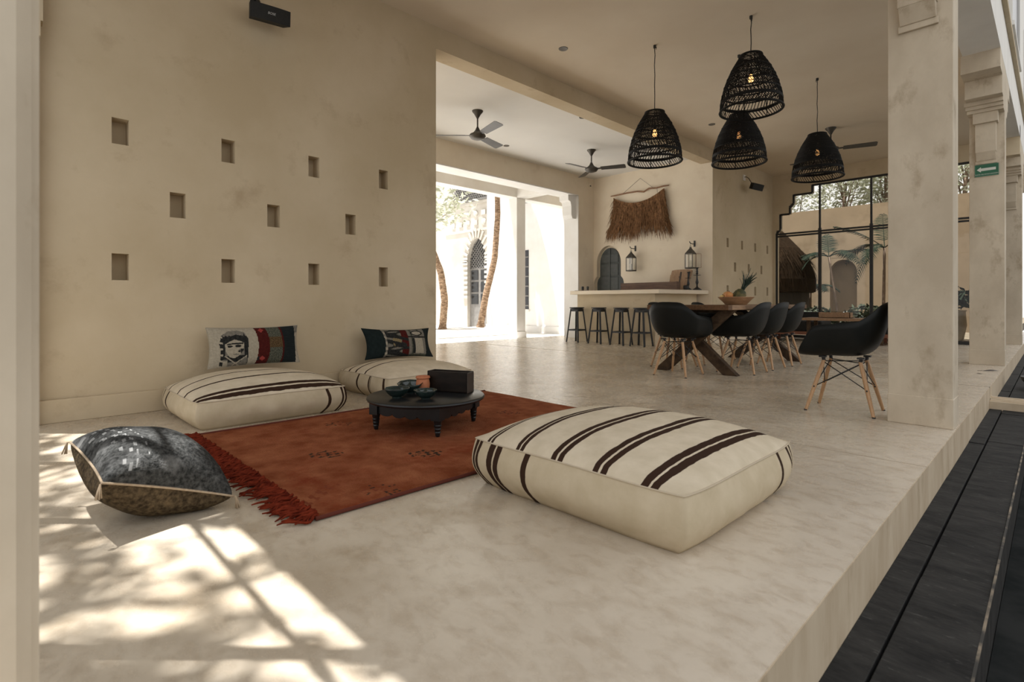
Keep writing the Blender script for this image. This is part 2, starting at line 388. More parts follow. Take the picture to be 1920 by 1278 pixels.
n = len(dol); m.add([(p[0],9.97,p[1]) for p in dol]+[(p[0],10.07,p[1]) for p in dol], [(i,(i+1)%n,(i+1)%n+n,i+n) for i in range(1,n)])
m.box((-7.75,10.09,0),(WX-.01,10.25,4.0)); m.box((-7.6,10.075,0),(-6.6,10.09,2.3))
struct('wall_back', m, PLB, 'pale plaster wall behind the bar')
d = MB(); d.prism(door_outline(), 'y', 10.03, 10.07)
dob = d.build('door_1', DOORG); dob['kind'] = 'structure'; dob['label'] = 'arched slate grey panelled door behind the bar'
DOORP = mat('slate_blue_panel_lightened', (.055,.062,.061), (.08,.087,.085), rough=.6, scale=9.)  # paler than the leaf, so the shade of the panel gaps sits in the colour
for cx in (-7.235,-6.985):
    for z0, z1 in ((1.72,1.97),(1.42,1.68),(1.10,1.38),(.75,1.04),(.40,.70)):
        p = MB(); p.box((cx-.105,10.015,z0),(cx+.105,10.03,z1 if z0 < 1.7 else 1.90)); p.build('panel', DOORP, dob, bevel=.006)
m = MB(); m.box((-7.130,10.005,.05),(-7.090,10.03,2.02)); m.build('center_stile', DOORP, dob)
# courtyard side wall: header, jamb, stepped corbel
m = MB()
m.box((-7.94,2.0,3.24),(-7.53,9.97,4.0)); m.box((-7.94,9.42,0),(-7.53,9.97,3.24))
m.box((-7.94,2.0,0),(-7.53,4.2,3.24))
struct('wall_courtyard', m, PLB, 'pale wall with the wide opening to the courtyard')
m = MB(); m.prism([(9.40,2.70),(9.40,3.22),(9.13,3.22),(9.13,3.10),(9.21,3.07),(9.24,2.98),(9.24,2.78),(9.28,2.70)], 'x', -7.86, -7.60)
m.box((-7.945,9.40,0),(-7.535,9.42,3.24)); m.box((-7.945,4.2,3.22),(-7.535,9.42,3.24)); struct('trim_7', m, WHT, 'stepped corbel and opening faces whitened for courtyard bounce light')  # thin white skin on jamb and header underside paints in courtyard bounce light
m = MB(); m.box((-7.53,9.42,0),(-7.50,9.97,.09)); m.box((-4.66+.0,9.97,0),(-4.64,13.14,.09)); struct('baseboard_back', m, PLB)
# porch beyond the opening
m = MB(); m.box((-9.0,2.0,3.24),(-8.72,11.0,3.62)); m.box((-8.72,8.62,3.24),(-7.94,8.90,3.62)); struct('trim_3', m, WHT, 'porch beams over the courtyard edge')
m = MB(); m.box((-9.0,2.0,3.62),(-7.94,11.0,3.75)); struct('ceiling', m, WHT, 'porch soffit at the courtyard')
m = MB(); m.box((-8.98,8.62,-.1),(-8.72,8.90,3.24)); m.box((-9.0,8.6,-.1),(-8.70,8.92,.12)); struct('pillar', m, WHT, 'square porch pillar at the courtyard edge')
# window wall with stepped arch, y = 13.14
WY = 13.14
steps = [(-4.60,0),(-4.60,2.43),(-4.585,2.47),(-4.52,2.51),(-4.52,2.87),(-4.31,2.87),(-4.31,3.01),(-4.28,3.06),(-4.23,3.09),(-4.23,3.29),(-3.84,3.29),(-3.84,3.45)]
def arch_wall(y0, y1, xr, ztop, mt, name, label):
    mb = MB()
    prof = [(WX-.0,0),(WX-.0,ztop),(xr,ztop),(xr,3.46)] + [(x,z) for x,z in reversed(steps)]
    # split into vertical strips to stay convex
    xs = [(-4.66,-4.60,0),(-4.60,-4.585,2.43),(-4.585,-4.52,2.49),(-4.52,-4.31,2.87),(-4.31,-4.28,3.04),(-4.28,-4.23,3.09),(-4.23,-3.84,3.29),(-3.84,xr,3.46)]
    for a, b, z in xs: mb.box((a,y0,z),(b,y1,ztop))
    return struct(name, mb, mt, label)
arch_wall(13.10, 13.34, -.45, 4.0, PL, 'wall_window', 'plaster surround of the big stepped window')
wf = MB()
def framepath(mb, y, hw=.022):
    pts = [(-4.585,.02),(-4.585,2.42),(-4.50,2.52),(-4.50,2.855),(-4.295,2.855),(-4.295,3.0),(-4.215,3.08),(-4.215,3.275),(-3.825,3.275),(-3.825,3.445),(-.80,3.445)]
    for a, b in zip(pts, pts[1:]):
        mb.bar((a[0],y,a[1]),(b[0],y,b[1]), .05, .035, up=(0,1,0))
framepath(wf, WY)
win = wf.build('window_1', BLK); win['kind'] = 'structure'; win['label'] = 'large black framed garden window with stepped corner'
for x in (-3.67,-2.70,-1.73,-.82):
    f = MB(); f.box((x-.028,WY-.03,.0),(x+.028,WY+.03,2.46)); f.box((x-.018,WY-.02,2.46),(x+.018,WY+.02,3.44)); f.build('mullion', BLK, win)
for z in (2.345,2.40):
    f = MB(); f.box((-4.585,WY-.022,z-.018),(-.80,WY+.022,z+.018)); f.build('transom', BLK, win)
f = MB(); f.box((-4.585,WY-.03,0),(-.80,WY+.03,.06)); f.build('sill_rail', BLK, win)
f = MB()
for a, b, z in ((-4.575,-4.50,2.40),(-4.50,-4.30,2.85),(-4.30,-4.22,3.0),(-4.22,-3.83,3.27),(-3.83,-.83,3.43)):
    f.add([(a,WY,.06),(b,WY,.06),(b,WY,z),(a,WY,z)], [(0,1,2,3)])
f.build('pane', GLASS, win)
# near wall (beside the camera) with the sunlit window
m = MB()
m.box((WX,0,0),(-4.58,.18,4.0)); m.box((-4.58,0,3.5),(-.45,.18,4.0)); m.box((WX,.0,4.0),(-.45,.18,6.8))
m.box((WX,.0,2.52),(-4.56,.19,2.62)); m.box((WX,.0,2.62),(-4.565,.202,3.3))
struct('wall_near', m, PL, 'wall over the window beside the foreground post')
f = MB(); f.box((-4.58,-.03,3.42),(-1.45,.03,3.5)); f.box((-4.58,-.03,0),(-4.53,.03,3.5))
win2 = f.build('window_2', BLK); win2['kind'] = 'structure'; win2['label'] = 'tall window frame whose shadow falls on the floor'
for x in (-3.67,-2.70,-1.69):
    f = MB(); f.box((x-.017,-.02,0),(x+.017,.02,3.42)); f.build('mullion', BLK, win2)
f = MB(); f.box((-4.58,-.012,2.68),(-1.45,.012,2.71)); f.build('transom', BLK, win2)
m = MB()
m.prism([(-1.45,-.32),(-1.10,-.32),(-1.10,.018),(-1.118,.036),(-1.132,.036),(-1.14,.046),(-1.45,.046)], 'z', 0, 4.0)
m.box((-1.44,-.3,.0),(-1.11,-.02,.001))
struct('pillar', m, PLP, 'out of focus plaster post along the left edge of the view')

# columns, corbels, lintel
def corbel(mb, x0, x1, y, s):
    """stepped corbel on the face y, projecting in direction s along y"""
    P = lambda lst: [(y + s*a, z) for a, z in lst]
    mb.prism(P([(0,3.56),(.72,3.56),(.72,3.80),(0,3.80)]), 'x', x0-.02, x1-.001)
    mb.prism(P([(0,3.34),(.40,3.34),(.40,3.56),(0,3.56)]), 'x', x0-.01, x1-.001)
    for k, (a, z) in enumerate(((.17,3.21),(.21,3.25),(.25,3.29))):
        mb.prism(P([(0,z),(a,z),(a,z+.05),(0,z+.05)]), 'x', x0-.01*(k+1), x1-.001)
    cx = (x0+x1)/2
    mb.prism(P([(0,3.08),(.145,3.08),(.145,3.22),(0,3.22)]), 'x', cx-.125, cx+.115)
    mb.prism(P([(0,2.72),(.085,2.72),(.10,2.86),(.10,3.08),(0,3.08)]), 'x', cx-.105, cx+.095)
    mb.prism(P([(0,2.62),(.03,2.62),(.085,2.72),(0,2.72)]), 'x', cx-.10, cx+.09)
    mb.prism(P([(0,2.58),(.022,2.58),(.022,2.625),(0,2.625)]), 'x', cx-.11, cx+.10)
for y, lab in ((4.30,'square plaster column nearest the lone chair'),(9.10,'square plaster column carrying the green arrow sign'),(13.93,'farthest plaster column along the platform edge')):
    m = MB(); m.box((-.79,y,0),(-.45,y+.24,3.79)); m.box((-.793,y-.003,0),(-.447,y+.243,.19))
    corbel(m, -.79, -.45, y, -1); corbel(m, -.79, -.45, y+.24, 1)
    struct('column', m, PLP, lab, bevel=.004)
m = MB(); m.box((-.79,-.0,ZC),(-.45,20,7.0)); struct('wall_facade', m, mat('white_render', (.74,.72,.68), (.80,.78,.74), rough=.9, scale=2., stretch=(1,1,.4), spec=.15), 'upper facade wall over the columns')
m = MB(); m.box((-.45,-.0,4.37),(-.40,20,4.43)); struct('trim_4', m, PL, 'thin string course on the facade', bevel=.005)
for k, (y0, y1) in enumerate(((9.9,11.9),(14.6,16.6))):
    f = MB(); f.box((-.45,y0,4.62),(-.435,y1,6.2)); wo = f.build('window_3', mat('dark_window', (.02,.02,.028), rough=.2)); wo['kind'] = 'structure'; wo['label'] = 'dark upper storey window'
    for a, b in (((-.45,y0-.06,4.62),(-.41,y0,6.2)),((-.45,y1,4.62),(-.41,y1+.06,6.2)),((-.45,y0-.06,4.56),(-.39,y1+.06,4.62))):
        f = MB(); f.box(a, b); f.build('window_frame', WHT, wo)
# dark slate terrace below the platform
m = MB()
yy = -3.
rng = random.Random(3)
while yy < 30:
    l = rng.uniform(.75,1.25)
    m.box((-.437,yy+.003,-.5),(-.352,yy+l-.001,-.2+rng.uniform(-.003,.003))); yy += l
yy = -3.4
while yy < 30:
    l = rng.uniform(.95,1.5)
    m.box((-.343,yy+.002,-.5),(-.155,yy+l-.001,-.2+rng.uniform(-.003,.002))); yy += l
struct('floor_terrace', m, SLATE, 'dark slate paving below the platform edge', bevel=.002)
m = MB(); m.box((-.153,-8,-.6),(14,45,-.40)); struct('ground', m, SLATE2, 'dark wet stone beyond the slate edge')
m = MB(); m.box((-.157,-3,-.204),(-.150,30,-.1985)); struct('trim_5', m, mat('worn_edge', (.03,.028,.024), (.26,.21,.15), rough=.7, scale=9., contrast=(.45,.62)), 'worn edge of the slate paving')
FACE = mat('platform_face', (.43,.34,.235), (.54,.45,.33), rough=.75, scale=4., stretch=(1,1.6,.5), detail=10., spec=.3, spots=((.33,.25,.16), 6., .56, .76), bump=.12, bscale=30.)
m = MB(); m.box((-.441,-.6,-.3),(-.437,6.722,-.004)); m.box((-.441,6.756,-.3),(-.437,20,-.004)); struct('trim_8', m, FACE, 'streaked plaster face of the platform')
m = MB(); m.box((-.437,6.72,-.32),(2.5,6.92,-.115)); m.box((-.44,6.69,-.32),(2.5,6.72,-.125)); m.box((-.44,6.76,-.13),(2.5,6.80,-.105)); m.box((-.44,6.87,-.13),(2.5,6.91,-.105)); struct('kerb', m, STONE, 'pale raised kerb crossing the slate paving', bevel=.006)
m = MB(); m.box((-.445,6.722,-.2),(-.4375,6.756,-.001)); struct('trim_6', m, CHAR, 'dark joint on the platform face')

# ------------------------------------------------------------------ striped floor poufs
def pouf(loc, W, Dp, hs, dome, topst, sidest, label, seed):
    rnd = random.Random(seed); root = empty('floor_pouf', loc, 0, label, 'pouf', None)
    base, base2, dark = (.60,.515,.38), (.70,.61,.47), (.042,.022,.014)
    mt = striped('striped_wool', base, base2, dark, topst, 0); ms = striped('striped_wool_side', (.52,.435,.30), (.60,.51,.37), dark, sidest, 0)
    n = 48
    ph = [rnd.uniform(0,6) for _ in range(6)]
    def top(u, v):
        x = W/2*u*(1-.045*v**4); y = Dp/2*v*(1-.045*u**4)
        e = (1-abs(u)**2.6)*(1-abs(v)**2.6)
        z = hs + dome*e**.62 + .006*math.sin(3*u+ph[0])*math.sin(2.6*v+ph[1])*(e**.3 if e > 0 else 0)
        z += .004*(abs(u)*abs(v))**6 + .010*(1-u*u)*(abs(v)**8) + .010*(1-v*v)*(abs(u)**8)
        return x, y, z
    m = MB(); m.uv = []
    for j in range(n+1):
        for i in range(n+1):
            u, v = -1+2*i/n, -1+2*j/n
            p = top(u, v); m.v.append(p); m.uv.append((u*W/2, v*Dp/2))
    for j in range(n):
        for i in range(n):
            a = j*(n+1)+i; m.f.append((a,a+1,a+n+2,a+n+1)); m.m.append(0)
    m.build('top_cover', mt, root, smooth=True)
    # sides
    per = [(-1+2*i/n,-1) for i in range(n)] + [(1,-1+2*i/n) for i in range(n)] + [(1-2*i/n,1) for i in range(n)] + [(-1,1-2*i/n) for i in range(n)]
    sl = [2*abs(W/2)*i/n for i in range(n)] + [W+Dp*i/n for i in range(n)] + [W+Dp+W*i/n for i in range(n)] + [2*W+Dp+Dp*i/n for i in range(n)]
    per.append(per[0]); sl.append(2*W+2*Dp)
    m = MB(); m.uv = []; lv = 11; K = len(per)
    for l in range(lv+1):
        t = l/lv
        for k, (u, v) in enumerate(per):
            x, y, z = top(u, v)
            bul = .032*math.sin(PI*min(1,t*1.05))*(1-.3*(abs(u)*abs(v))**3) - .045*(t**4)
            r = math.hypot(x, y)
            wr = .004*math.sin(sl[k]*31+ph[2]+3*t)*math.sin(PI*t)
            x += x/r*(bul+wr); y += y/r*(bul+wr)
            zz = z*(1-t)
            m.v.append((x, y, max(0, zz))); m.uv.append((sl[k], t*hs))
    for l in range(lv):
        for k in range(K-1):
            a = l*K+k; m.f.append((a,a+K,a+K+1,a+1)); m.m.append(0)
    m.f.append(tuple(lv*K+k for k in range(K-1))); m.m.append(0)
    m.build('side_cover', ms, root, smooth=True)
    m = MB(); pts = []
    for k, (u, v) in enumerate(per[:-1]):
        x, y, z = top(u, v); pts.append((x*1.003, y*1.003, z))
    m.tube(pts, .0032, 6, closed=True)
    m.build('seam_piping', mat('wool_seam', (.50,.42,.31), rough=.95), root, smooth=True)
    return root
X0 = -1.30
big = [(a-X0,b-X0) for a,b in ((-1.729,-1.713),(-1.705,-1.689),(-1.539,-1.520),(-1.514,-1.494),(-1.337,-1.312),(-1.303,-1.279),(-1.134,-1.108),(-1.098,-1.071),(-.934,-.905),(-.897,-.867))]
bs = [(.012,.034),(.042,.064),(.125,.160),(.170,.205),(.345,.375), (1.04+.735,1.04+.762),(1.04+.865,1.04+.892),(1.04+.915,1.04+.94)]
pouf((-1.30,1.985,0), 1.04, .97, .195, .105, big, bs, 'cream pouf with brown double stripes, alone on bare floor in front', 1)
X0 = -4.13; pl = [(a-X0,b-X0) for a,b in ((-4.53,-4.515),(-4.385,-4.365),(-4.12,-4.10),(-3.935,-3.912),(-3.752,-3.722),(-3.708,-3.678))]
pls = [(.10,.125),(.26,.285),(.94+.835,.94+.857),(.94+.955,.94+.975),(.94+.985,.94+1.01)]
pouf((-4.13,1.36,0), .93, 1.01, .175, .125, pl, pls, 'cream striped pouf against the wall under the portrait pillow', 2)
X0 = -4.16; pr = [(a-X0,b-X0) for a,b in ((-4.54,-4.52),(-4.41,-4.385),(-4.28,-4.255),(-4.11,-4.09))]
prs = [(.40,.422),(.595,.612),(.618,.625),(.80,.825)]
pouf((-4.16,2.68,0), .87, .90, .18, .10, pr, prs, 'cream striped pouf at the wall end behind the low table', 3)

# ------------------------------------------------------------------ rug
def rug():
    root = empty('fringed_rug', (-2.73,1.98,0), 0, 'red orange wool rug with dark diamond motifs and one fringed end', 'rug')
    W, Lh = 1.68, 2.30; nx, ny = 150, 200
    R1 = mat('rug_wool', (.185,.050,.020), (.31,.112,.052), rough=.98, scale=5.5, detail=12., contrast=(.36,.64), bump=.9, bscale=90., spec=.05, spots=((.175,.032,.012), 2.6, .52, .70))
    R2 = mat('rug_dark_motif', (.030,.022,.016), (.06,.035,.022), rough=.98, scale=60., bump=.8, bscale=120., spec=.05)
    R3 = mat('rug_faded_motif', (.17,.045,.022), (.22,.06,.026), rough=.98, scale=50., bump=.8, bscale=120., spec=.05)
    mot = [(-2.65,1.22,1),(-2.30,1.60,1),(-3.25,1.58,2),(-1.98,1.16,2),(-2.12,.95,3),(-2.74,2.63,2),(-2.05,2.4,1),(-3.3,2.6,2)]
    rnd = random.Random(5); jit = {}
    m = MB()
    ox, oy = -2.73, 1.98
    for j in range(ny+1):
        for i in range(nx+1):
            x, y = -W/2+W*i/nx, -Lh/2+Lh*j/ny
            z = .010 + .002*math.sin(5*x+1)*math.sin(4*y) + .0015*rnd.random()
            if i in (0,nx) or j in (0,ny): z = .006
            ex = .008*math.sin(7*y)*(i == 0 or i == nx)
            m.v.append((x+ex, y + .01*math.sin(5*x)*(1 if j in (0,ny) else 0), z))
    for j in range(ny):
        for i in range(nx):
            x, y = ox - W/2+W*(i+.5)/nx, oy - Lh/2+Lh*(j+.5)/ny
            mi = 0
            for cx, cy, kd in mot:
                a, b = (x-cx)*.8+(y-cy)*.6, (y-cy)*.8-(x-cx)*.6
                if kd in (1,2) and abs(a) < .085 and abs(b) < .065 and abs(a)/.085+abs(b)/.065 < 1.5:
                    s = math.sin(a*125 + (1 if math.sin(b*95) > 0 else -1)*1.2)
                    if s > .25 and rnd.random() > .15: mi = 1 if kd == 1 else 2
                    if kd == 2 and rnd.random() < .35: mi = 0 if mi == 0 else 1
                if kd == 3 and abs(a) < .03 and abs(b) < .12 and math.sin(b*110+a*60) > .2: mi = 2
            q = j*(nx+1)+i; m.f.append((q,q+1,q+nx+2,q+nx+1)); m.m.append(mi)
    m.build('woven_field', [R1,R2,R3], root, smooth=True)
    FR = mat('rug_fringe_wool', (.085,.012,.006), (.19,.030,.013), rough=.98, scale=30., spec=.05)
    m = MB(); rnd = random.Random(9)
    for k in range(300):
        x = -W/2 + W*(k+rnd.random())/300; y = -Lh/2+.015
        l = rnd.uniform(.05,.125); a = rnd.uniform(-.5,.5); pts = []
        ph = rnd.uniform(0,6)
        am = rnd.uniform(.006,.017); fq = rnd.uniform(5,11); hz = rnd.uniform(.004,.022)
        cl = .015*math.sin(23*x)
        for s in range(9):
            t = s/8
            pts.append((x + a*l*t*.7 + cl*t + am*math.sin(ph+fq*t)*min(1,3*t), y - l*(t-.22*t*t*math.sin(ph)) , .009+hz*abs(math.sin(ph+4*t))*(1-.7*t)))
        m.tube(pts, [.0062,.0062,.0062,.006,.006,.0055,.005,.004,.0025], 5)
    fr = m.build('fringe', FR, root, smooth=True); fr['kind'] = 'stuff'; fr['label'] = 'deep red knotted wool fringe'
    SV = mat('selvage', (.10,.02,.010), rough=.98)
    for sx in (-1,1):
        m = MB(); m.tube([(sx*(W/2+.004),-Lh/2+Lh*t/30,.009) for t in range(31)], .008, 6); m.build('selvage', SV, root, smooth=True)
rug()

# ------------------------------------------------------------------ low round table
def low_table():
    cx, cy = -2.82, 1.97; z0 = .0137
    root = empty('low_round_table', (cx,cy,z0), math.radians(-23+45), 'low round charcoal table with scalloped apron standing on the rug', 'table')
    H = .21 - z0
    m = MB(); m.lathe([(.355,H-.026),(.368,H-.022),(.374,H-.012),(.372,H-.005),(.366,H)], 72)
    m.build('tabletop', CHAR, root, smooth=True, ang=40)
    a = .228
    for k in range(4):
        M = Matrix.Rotation(k*PI/2, 4, 'Z')
        n = 40; top = H-.026; pts = []
        for i in range(n+1):
            t = -1+2*i/n; s = abs(t)
            zb = .095 + .020*(1-s)**.0*0
            zl = top - .055 - .018*abs(math.sin(2.5*PI*t))**.6*(1 if s < .8 else 0) - (.03*((s-.6)/.4)**2 if s > .6 else 0) - .012*math.cos(PI*t/2)
            pts.append((a*t, zl))
        vs = []; fs = []
        for x, z in pts:
            for y in (-a-.012, -a+.006): vs += [M @ Vector((x,y,z)), M @ Vector((x,y,top))]
        for i in range(n):
            q = 4*i; fs += [(q,q+4,q+5,q+1),(q+2,q+3,q+7,q+6),(q,q+2,q+6,q+4)]
        m = MB(); m.add(vs, fs); m.build('apron', CHAR, root)
        m = MB(); px, py = a-.005, -a+.005
        m.box((-.03,-.03,.095),(.03,.03,top), M=M @ Matrix.Translation((px,py,0)))
        m.lathe([(.011,0),(.014,.004),(.015,.02),(.019,.024),(.016,.030),(.021,.045),(.018,.050),(.0235,.065),(.020,.07),(.026,.095)], 16, M=M @ Matrix.Translation((px,py,0)))
        m.build('leg', CHAR, root, smooth=True, ang=35)
    return root
low_table()
TZ = .21
def bowl(x, y, s, tilt, label):
    root = empty('glazed_bowl', (x,y,TZ), random.uniform(0,6), label, 'bowl', 'dark glazed bowls')
    wv = lambda w, i: 1 + (.028*math.sin(8*w) if i in (5,6,7,8) else 0)
    m = MB(); m.lathe([(.030,0),(.034,.004),(.030,.009),(.048,.018),(.066,.036),(.077,.056),(.083,.066),(.080,.067),(.072,.056),(.060,.036),(.040,.020),(0,.013)], 48, M=Matrix.Rotation(tilt,4,'X') @ Matrix.Scale(s,4), warp=wv)
    m.build('body', BOWLG, root, smooth=True)
    pts = [(.0815*s*(1+.028*math.sin(8*2*PI*k/64))*math.cos(2*PI*k/64), .0815*s*(1+.028*math.sin(8*2*PI*k/64))*math.sin(2*PI*k/64), .0665*s) for k in range(64)]
    m = MB(); m.tube([Matrix.Rotation(tilt,4,'X') @ Vector(p) for p in pts], .003*s, 6, closed=True); m.build('scalloped_rim', BOWLG, root, smooth=True)
bowl(-2.84,1.765,.92,0,'dark green glazed bowl at the near left of the low table')
bowl(-2.945,1.93,.98,.12,'dark green glazed bowl tilted behind another on low table')
bowl(-2.685,1.87,.84,0,'small black glazed bowl in front of the clay cup')
cup = empty('clay_cup', (-2.925,2.015,TZ), 0, 'unglazed terracotta cup beside the dark wooden box', 'cup')
m = MB(); m.lathe([(.034,0),(.040,.006),(.0455,.035),(.046,.055),(.042,.078),(.040,.084),(.045,.092),(.046,.100),(.044,.104),(.040,.102),(.038,.084),(.040,.05),(.034,.012),(0,.010)], 36); m.build('body', TERRA, cup, smooth=True)
m = MB(); m.tube([(.0455*math.cos(2*PI*k/36),.0455*math.sin(2*PI*k/36),.0935) for k in range(36)], .0035, 6, closed=True); m.build('rim', TERRA, cup, smooth=True)
bx = empty('compartment_box', (-2.815,2.16,TZ), math.radians(24), 'blackened wooden compartment box on the low table', 'box')
m = MB(); L_, W_, Hh = .30, .095, .135
m.box((-L_/2,-W_/2,0),(L_/2,W_/2,.012)); m.box((-L_/2,-W_/2,0),(L_/2,-W_/2+.012,Hh)); m.box((-L_/2,W_/2-.012,0),(L_/2,W_/2,Hh))
m.box((-L_/2,-W_/2,0),(-L_/2+.012,W_/2,Hh)); m.build('body', DKWOOD, bx, bevel=.003)
m = MB(); m.box((L_/2-.012,-W_/2,0),(L_/2+.001,W_/2,Hh-.004)); m.build('end_panel', BRNW2, bx, bevel=.003)
for k in range(3):
    m = MB(); x = -L_/2+L_*(k+1)/4; m.box((x-.004,-W_/2+.012,.012),(x+.004,W_/2-.012,Hh-.012)); m.build('divider', DKWOOD, bx)

# ------------------------------------------------------------------ pillows
def pillow(name, M, W, Hh, T, frontf, mats, label, cat, n=(90,48), backmi=0, pw=.55, pinch=.06, root_loc=None):
    """lens pillow; local x = width, y = height, z = front"""
    root = empty(name, M.translation[:], 0, label, cat)
    R = M.to_3x3().to_4x4()
    nx, ny = n
    def surf(u, v, s):
        e = max(0,(1-u*u))*max(0,(1-v*v))
        x = W/2*u*(1-pinch*(1-v*v)*abs(u)**3); y = Hh/2*v*(1-pinch*1.4*(1-u*u)*abs(v)**3)
        z = s*T/2*e**pw + .004*math.sin(7*u+2*v)*e**.5
        return R @ Vector((x,y,z))
    for s, nm in ((1,'front_panel'),(-1,'back_panel')):
        m = MB(); m.uv = []
        for j in range(ny+1):
            for i in range(nx+1):
                u, v = -1+2*i/nx, -1+2*j/ny
                m.v.append(surf(u,v,s)[:]); m.uv.append((u*W/2,v*Hh/2))
        for j in range(ny):
            for i in range(nx):
                a = j*(nx+1)+i
                m.f.append((a,a+1,a+nx+2,a+nx+1)); m.m.append(frontf(-1+2*(i+.5)/nx,-1+2*(j+.5)/ny) if s > 0 else backmi)
        m.build(nm, mats, root, smooth=True)
    m = MB(); K = 40
    per = [(-1+2*i/K,-1) for i in range(K)] + [(1,-1+2*i/K) for i in range(K)] + [(1-2*i/K,1) for i in range(K)] + [(-1,1-2*i/K) for i in range(K)]
    return root, surf, per
def inpoly(x, y, poly):
    c = False; n = len(poly)
    for i in range(n):
        x1, y1 = poly[i]; x2, y2 = poly[i-1]
        if (y1 > y) != (y2 > y) and x < (x2-x1)*(y-y1)/(y2-y1)+x1: c = not c
    return c
def basis(o, ex, ey):
    ex = Vector(ex).normalized(); ey = Vector(ey); ez = ex.cross(ey).normalized(); ey = ez.cross(ex).normalized()
    M = Matrix((ex,ey,ez)).transposed().to_4x4(); M.translation = Vector(o); return M
LIN = mat('linen', (.30,.265,.205), (.38,.34,.265), rough=.95, scale=60., spec=.1, coord='UV')
INK = mat('black_print', (.012,.012,.012), (.03,.03,.028), rough=.95, scale=60., spec=.1, coord='UV')
MIDP = mat('grey_print', (.13,.12,.10), (.20,.18,.15), rough=.95, scale=70., spec=.1, coord='UV')
REDF = mat('dark_red_cloth', (.050,.008,.007), (.075,.013,.010), rough=.95, scale=50., spec=.1, coord='UV')
PINK = mat('red_embroidery', (.26,.035,.032), (.32,.06,.05), rough=.95, scale=50., spec=.1, coord='UV')
TWD = mat('grey_green_tweed', (.035,.040,.030), (.12,.12,.09), rough=.95, scale=130., spec=.1, coord='UV', contrast=(.42,.58))
TWB = mat('brown_tweed', (.05,.030,.015), (.13,.085,.04), rough=.95, scale=130., spec=.1, coord='UV', contrast=(.42,.58))
NAVY = mat('black_green_knit', (.008,.012,.013), (.02,.024,.024), rough=.95, scale=90., spec=.1, coord='UV', stretch=(.2,3,1))
TEAL = mat('dark_teal_cloth', (.006,.011,.011), (.011,.018,.018), rough=.9, scale=30., spec=.15, coord='UV')
GOLD = mat('ochre_print', (.16,.12,.06), (.24,.19,.10), rough=.95, scale=80., spec=.1, coord='UV')
# generic printed portrait: scarf, hair, face shapes in cell coordinates (0..1, 0..1)
def portrait(s, t):
    face = [(.22,.60),(.24,.42),(.34,.26),(.48,.22),(.60,.28),(.74,.42),(.77,.62),(.66,.68),(.50,.72),(.34,.66)]
    scarf = [(.06,0),(.10,.35),(.06,.62),(.14,.84),(.34,.96),(.60,.99),(.80,.92),(.90,.72),(.88,.40),(.86,.10),(.84,0)]
    hair = [(.20,.60),(.30,.66),(.50,.73),(.68,.67),(.80,.60),(.80,.80),(.55,.86),(.36,.80),(.26,.72)]
    if not inpoly(s,t,scarf): return 0
    if inpoly(s,t,face):
        if ((s-.60)/.085)**2+((t-.545)/.04)**2 < 1: return 1
        if ((s-.36)/.075)**2+((t-.54)/.03)**2 < 1: return 1
        if abs(t-.615+.25*(s-.6)**2) < .018 and .28 < s < .74: return 1
        if ((s-.62)/.035)**2+((t-.40)/.025)**2 < 1: return 1
        if ((s-.53)/.085)**2+((t-.325)/.018)**2 < 1: return 2
        if s > .66 and t < .47: return 1
        if s > .60 and .46 > t > .42: return 2
        return 0
    if inpoly(s,t,hair): return 1
    if t < .30 and .16 < s < .84:      # crossed collar
        if abs((t) - (.02+.62*(s-.42))) < .018 and s > .42: return 0
        if abs((t) - (.34-.75*(s-.16))) < .022: return 0
        if .24+.9*(.48-s)*(.48-s) > t > .12 and .30 < s < .66: return 1
        if s > .5 and t < .62*(s-.42): return 2
        return 0 if s < .3 and t < .16 else (1 if t > .2 else 2)
    if t > .80 and math.sin(60*s+25*t) > .1: return 2
    if s < .16 and math.sin(40*t+9*s) > .55: return 0
    return 1 if (s < .22 or s > .77 or .6 < t < .83) else 2
def p1(u, v):
    x = (u+1)/2; y = (v+1)/2
    bow = .012*(1-v*v)*3
    if x < .475+bow: return portrait((x-.08)/.365, y/.93) if .08 < x < .445 else 0
    if x < .60+bow:
        for cy in (.90,.16):
            if abs(x-.55)/.035+abs(y-cy)/.07 < 1: return 4
            if cy < .5 and abs(x-.50)/.05+abs(y-cy)/.06 < 1: return 1
        return 3
    if x < .755+bow: return 6 if .42 < y < .70 else 5
    if x < .775+bow: return 3
    if x < .945+bow*.6: return 7
    return 2 if y > .8 else 0
M1 = basis((-4.485,1.475,.452), (0,1,0), (-.16,0,.98))
r, sf, per = pillow('portrait_pillow', M1, .70, .315, .12, p1, [LIN,INK,MIDP,REDF,PINK,TWD,TWB,NAVY], 'linen pillow with a black printed face, patched red and black', 'pillow', n=(150,80))
m = MB(); m.tube([sf(u,v,1) for u,v in per], .003, 5, closed=True); m.build('seam', LIN, r, smooth=True)
def p2(u, v):
    x = (u+1)/2; y = (v+1)/2; b = .05*(1-v*v)
    if x < .24+b*.5: return 0
    if x < .27+b*.5: return 4 if math.sin(y*37) > 0 else 2
    if x < .60:
        q = math.sin(19*x+5*math.sin(11*y))+math.sin(23*y+3*x*6)
        if ((x-.43)/.06)**2+((y-.5)/.18)**2 < 1 and q > -.4: return 5
        if x > .50 and (q > .3 or y > .8): return 3
        return 4 if q > .85 else (1 if q < .4 else 6)
    if x < .87+b*.6:
        if .66 < x < .84 and .10 < y < .62: return 2 if not (.66 < x < .70) else 1
        if ((x-.75)/.10)**2+((y-.80)/.10)**2 < 1: return 2 if ((x-.75)/.075)**2+((y-.80)/.065)**2 < 1 else 1
        if y < .06: return 6
        if abs(y-.66) < .025: return 1
        return 6 if math.sin(50*x) > .6 else 4
    return 7
M2 = basis((-4.46,2.79,.405), (0,1,-.03), (-.30,0,.95))
